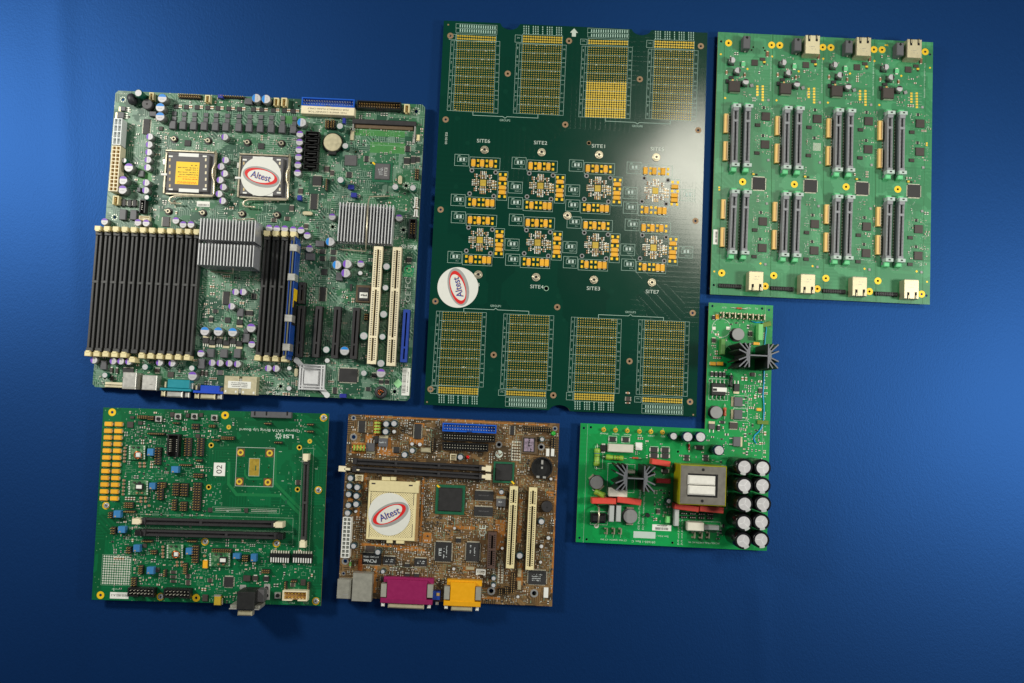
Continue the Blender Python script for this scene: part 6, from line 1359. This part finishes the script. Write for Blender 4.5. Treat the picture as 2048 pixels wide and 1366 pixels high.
# heatsinks
star_sink(b, 'heatsink', (1499, 711), (1537, 711), 50, 1.0); star_sink(b, 'heatsink', (1253.5, 957), (1289, 957), 45, 1.05)
box(b, 'power_transistor', 1262, 944, 17, 6, 26, 'steel_rough', 0, .4, 6)
# inductors
coil(b, 1476.8, 668.4, 24.5, 10); coil(b, 1433.2, 824.8, 24.5, 10); coil(b, 1193.7, 965.2, 26, 8, 'coil_grey', 'chip_grey', 135); coil(b, 1260.9, 1033, 28, 8, 'coil_grey', 'chip_grey', 90)
X, Y = b.L(1442.8, 656); k = b.k(1442, 656); b.silk.ring(X, Y, 18*k, 18.8*k, .07, b.sm('silk'), 40)
for x in (1428, 1456): box(b, 'solder_pad', x, 656.5, 7, 6.5, .4, 'solder', 0, .1)
# film capacitors and ceramic blocks
for x, y, w_, h_, h2, m, r_ in ((1521.6, 664.3, 9.5, 33, 10, 'film_green', 0), (1446.5, 693.2, 8.5, 31, 10, 'film_green2', 0), (1322.4, 925.7, 37, 11, 15, 'film_red', -6.5), (1327, 962.2, 29, 9, 12, 'film_dark', 0), (1208.2, 1002.3, 48.5, 11.5, 15, 'film_red', 1.5), (1258.7, 1002.3, 48, 11.5, 15, 'film_red', -5), (1373.2, 1015.6, 49, 11, 15, 'film_red', -5), (1423.4, 1019.2, 48.5, 11.5, 15, 'film_red', -3),
                              (1223.5, 1027.5, 9.5, 32, 13, 'film_grey', 0), (1237.3, 1027.5, 9.5, 32, 13, 'film_grey', 0), (1353.7, 1035.6, 8.5, 33, 13, 'film_grey', 0), (1236.7, 985.3, 36, 17, 13, 'ceramic', 0), (1391.7, 1053.6, 33, 16, 13, 'ceramic', 0), (1423.4, 1055.6, 31, 9, 9, 'film_grey', 0), (1336.7, 1039.6, 8, 13.5, 8, 'film_green', 0)):
    box(b, 'film_capacitor', x, y, w_, h_, h2, m, r_, .5)
box(b, 'power_resistor', 1241.9, 896.5, 50, 16, 10, 'ceramic', 0, .6)
o = chip(b, 1278, 892.7, 13, 15, 'l', 3.4, 'white', 3, name='optocoupler')
axial(b, 1194.2, 914.5, 35, 12, 'res_green', 90, 5, ((-.26, 3), (.06, 3), (.22, 4)), 9); axial(b, 1229.6, 915.5, 35, 11, 'res_green', -2, 5, ((-.08, 3), (.1, 2), (.24, 2)), 7); axial(b, 1270.6, 916, 12, 4.4, 'res_red', 0, 2, (), 6); axial(b, 1449.8, 823.5, 17, 7, 'res_red', 90, 3, (), 8); axial(b, 1378.3, 894, 12, 4.2, 'film_dark', 92, 2, (), 5); axial(b, 1479.7, 616, 10, 4, 'res_red', -2, 4, (), 12); axial(b, 1201, 988.6, 22, 13, 'res_green', -25, 12, ((-.3, 0), (-.2, 0)), 5, name='ribbed_resistor'); axial(b, 1462.7, 762, 24, 8, 'black', 90, 4, (), 4, name='diode')
# transformers
o = box(b, 'transformer', 1406.2, 970.8, 93, 79, 36, 'tape', 0, .6, 2); box(b, 'core_frame', 1406.2, 970.8, 90, 76, 36.6, 'lam', 0, .3, 30, o)
box(b, 'core_window', 1405.5, 971, 60, 46, 36.75, 'void', 0, .02, 36.4, o); box(b, 'winding', 1403.5, 960.9, 55, 18.5, 39, 'white_wrap', 0, 1.4, 34, o); box(b, 'winding', 1403.5, 981.3, 55, 18.5, 39, 'white_wrap', 0, 1.4, 34, o)
for x, y in ((1406.5, 939.7), (1404.5, 1002)): X, Y = b.L(x, y, 36.8); b.put('rivet_hole', cached('rhF', lambda mb: mb.disc(0, 0, 1.5, 36.7, 0, 14), 'rivet_hole', ['void']), X, Y, 0, 0, o)
o = box(b, 'small_transformer', 1437.6, 778.6, 28, 25, 8, 'black', 0, .6); box(b, 'label', 1439.8, 779.1, 28, 8.6, 9, 'label', 0, .2, 7.5, o); box(b, 'print', 1430, 779.3, 8, 5, 9.05, 'black_txt', 0, .01, 8.9, o)
for i in range(4):
    for s_, yy in ((-1, 762), (1, 797)): wire(b, 'leg', [(1426+i*8, 779+s_*10, 3), (1424.5+i*8, yy-s_*3, 2.6), (1424.5+i*8, yy+s_*3, .3)], .5, 'solder', o)
o = box(b, 'current_transformer', 1197, 1037, 30, 19, 13, 'black', 0, 2.2); wire(b, 'loop', [(1193, 1009, 1), (1198, 1016, 10), (1198, 1030, 14), (1197, 1044, 12), (1193, 1052, 1)], .9, 'nickel', o)
X, Y = b.L(1192.8, 1051.7); b.put('solder_post', cached('spF', lambda mb: mb.cyl(0, 0, 2.4, 0, .8, n=16, c=.3), 'solder_post', ['solder']), X, Y)
# electrolytic capacitors
for x, y in ((1489, 934), (1525.5, 935.6), (1489, 971), (1525, 971), (1489.6, 1007.9), (1526, 1007.9), (1488, 1045.4), (1522.9, 1043.8), (1486.5, 1081.8), (1522.4, 1079.7)): ecap(b, x, y, 33.5, 42, 'bk', random.choice((-90, -80, -60, -100)))
for x, y, d, h_ in ((1347.5, 872.4, 15, 16), (1375.8, 873.6, 20.5, 22), (1401.4, 874, 21, 22), (1438.3, 900.8, 21, 22), (1337.8, 1002.3, 10, 12)): ecap(b, x, y, d, h_, 'nv', random.uniform(0, 360))
# transistors, diodes and chips
dpak(b, 1477.2, 803.6, 16.5, 19, 'l', 4.2); dpak(b, 1476.8, 829, 16.5, 19, 'l', 4.2); dpak(b, 1474.2, 883.3, 14.5, 19, 'r', 4.2); dpak(b, 1424, 853, 12, 11, 't', 2.4, 'chip_grey'); dpak(b, 1473.9, 775, 11, 15, 'b', 3, 'chip')
for x, y, w_, h_, a in ((1225.5, 878.6, 12, 10, 'x'), (1251.6, 879.3, 12, 10, 'x'), (1207, 896.5, 12, 13, 'y'), (1308.6, 899.6, 13, 11, 'x'), (1331, 900.2, 13, 11, 'x'), (1308.6, 911.4, 13, 11, 'x'), (1331, 912, 13, 11, 'x'), (1399.3, 895, 13, 9, 'x'), (1373.7, 912.5, 9, 6, 'x'), (1373.7, 919, 9, 6, 'x'), (1411.7, 912.5, 9, 6, 'x'), (1411.7, 919, 9, 6, 'x'), (1424.5, 748, 6, 8, 'y'), (1432.8, 748.4, 6, 8, 'y'), (1441, 748.6, 6, 8, 'y'), (1448.5, 748.8, 6, 8, 'y'), (1427.8, 634.8, 6, 7, 'y'), (1438, 855.9, 6, 9, 'y'), (1445.2, 844.3, 8, 6, 'x'), (1331, 942, 11, 10, 'x'), (1447, 1052, 4, 7, 'x')):
    endcapped(b, x, y, w_, h_, 2.4, 'chip', a)
for x, y, w_, h_, s_ in ((1501.3, 667.2, 8, 8, 't'), (1427.8, 680.5, 8, 8, 't'), (1467.6, 851.3, 16.5, 12, 't'), (1521.2, 781.2, 8, 9, 't'), (1506, 749, 8, 8, 'l'), (1317, 1023, 8, 8, 't')): chip(b, x, y, w_, h_, s_, 1.6, 'chip_brown', 4 if w_ < 10 else 8)
for x, y, w_, h_, a in ((1434.9, 633.2, 6.5, 9, 'y'), (1513.3, 687, 12, 6, 'x'), (1426.6, 727.3, 12, 7, 'x'), (1440.7, 727.3, 12, 7, 'x'), (1518.3, 819, 9, 6, 'x')): tantalum(b, x, y, w_, h_, 2.6, a)
X, Y = b.L(1295.5, 1030.5, 4); b.put('transistor', cached('t92F', lambda mb: mb.cyl(0, 0, 2.3, 0, 5, n=12, c=.2), 'transistor', ['black']), X, Y)
for i in range(4):
    for j in range(2): pinhdr(b, 1368+i*17.5, 1027+j*7.5+i*.7, 13, 5, 3, 1, 'black', 'lead', 4.6, 3.6)
# blue wire held with two bits of tape
wire(b, 'blue_wire', [(1503, 642.7, 1), (1512, 645, 1.2), (1524.5, 644.2, 1.2), (1531, 649, 1.2), (1532.8, 658, 1.2), (1530, 680, 1.2), (1528.4, 710, 1.2), (1528.2, 744.7, 1.2), (1527.4, 772, 1.2), (1526, 790.7, 1.2), (1527.4, 803, 1.2), (1528.2, 818, 1.2), (1527, 840.5, 1.2), (1523.5, 855, 1.2), (1517, 864, 1.2), (1510, 870, 1.2), (1507.6, 876, 1.2), (1509, 882, 1.2), (1512.1, 886.9, .8)], .6, 'wire_blue')
box(b, 'tape_strip', 1534, 648.5, 17, 9, 2.0, 'tape_olive', 16, .05, .2); box(b, 'tape_strip', 1526, 844.8, 22, 7.5, 2.0, 'tape_olive', 0, .05, .2)
# labels and printed writing
fill_px(b, 1288.9, 1069.8, 44, 13, 'paper_dim', .08); lb = label_px(b, 1323.5, 1055.5, 38, 12); barcode(b, 1323.5, 1057.3, 26, 5, .2, lb, False, 24); text(b, '~12', 1323.5, 1051.5, 2.0, 180, 'black_txt', .28, lb, width=20)
text(b, '091603-1 Rev. C', 1286.7, 1083.3, 4.2, 180, 'silk', width=47); text(b, '(c) 2003, interoptix, inc', 1286.9, 1020, 3.8, 90, 'silk', width=78); text(b, 'GE Platform Power Supply', 1278.8, 1018, 3.8, 90, 'silk', width=82); text(b, 'Ser.No.:', 1325, 1072.4, 3.6, 180, 'silk', width=24)
text(b, 'CT IN2  EARTH  CT IN1', 1227, 1079.5, 3.0, 180, 'silk', width=52); text(b, 'AC NEUTRAL-EARTH-AC IN', 1408, 1085.5, 3.2, 180, 'silk', width=62); text(b, 'JU2 and JU4: 230V', 1357, 1062, 3.0, 90, 'silk', width=55); text(b, 'JU1 and JU3: 115V', 1364, 1062, 3.0, 90, 'silk', width=55)
text(b, '-5.2V', 1449, 615, 3.4, 180, 'silk'); text(b, '+3.3V', 1497, 616, 3.4, 180, 'silk'); text(b, 'FG', 1513, 617, 3.4, 180, 'silk')
for x, y, w_, h_ in ((1198, 914.5, 15, 44), (1242, 956, 54, 56), (1406, 972, 98, 86), (1437, 779, 38, 42), (1482, 803.6, 28, 24), (1481, 829, 28, 24), (1308.6, 899.6, 15, 13), (1331, 900, 15, 13), (1225.5, 878.6, 16, 13), (1251.6, 879.3, 16, 13), (1198, 1036, 34, 26), (1408, 1053, 66, 20)): rect_px(b, x, y, w_, h_, .35, 'silk')
for x in (1212, 1227, 1241): line_px(b, [(x, 1069), (x-.3, 1075)], .3, 'silk')
for x0, y0, x1, y1, n in ((1420, 640, 1530, 700, 50), (1420, 745, 1530, 800, 60), (1485, 760, 1530, 890, 150), (1415, 830, 1530, 930, 150), (1305, 980, 1345, 1050, 90), (1285, 880, 1350, 960, 30), (1360, 890, 1450, 925, 24), (1420, 690, 1445, 740, 26), (1255, 870, 1300, 920, 12), (1430, 1060, 1450, 1080, 10), (1195, 1008, 1222, 1020, 10)): scatter(b, x0, y0, x1, y1, n, 'ccrrrvvst', big=1.3)
def snap(): 
    p = {n: b.L(*q) for n, q in (('tl', (1417, 604.3)), ('tr', (1546, 611.6)), ('br', (1534, 1100.7)), ('bl', (1151.8, 1085.2)), ('al', (1161, 847)), ('in', (1411, 857)))}
    xr = (p['tr'][0]+p['br'][0])/2; xl = (p['bl'][0]+p['al'][0])/2; yt = (p['tl'][1]+p['tr'][1])/2; yb = (p['bl'][1]+p['br'][1])/2; xi = (p['tl'][0]+p['in'][0])/2; ya = (p['al'][1]+p['in'][1])/2
    b.feet = [(xl+8, yb+8), (xr-8, yb+8), (xr-8, yt-8), (xl+8, ya-8)]
    return [(xl, yb), (xr, yb), (xr, yt), (xi, yt), (xi, ya), (xl, ya)]
b.finish(snap())
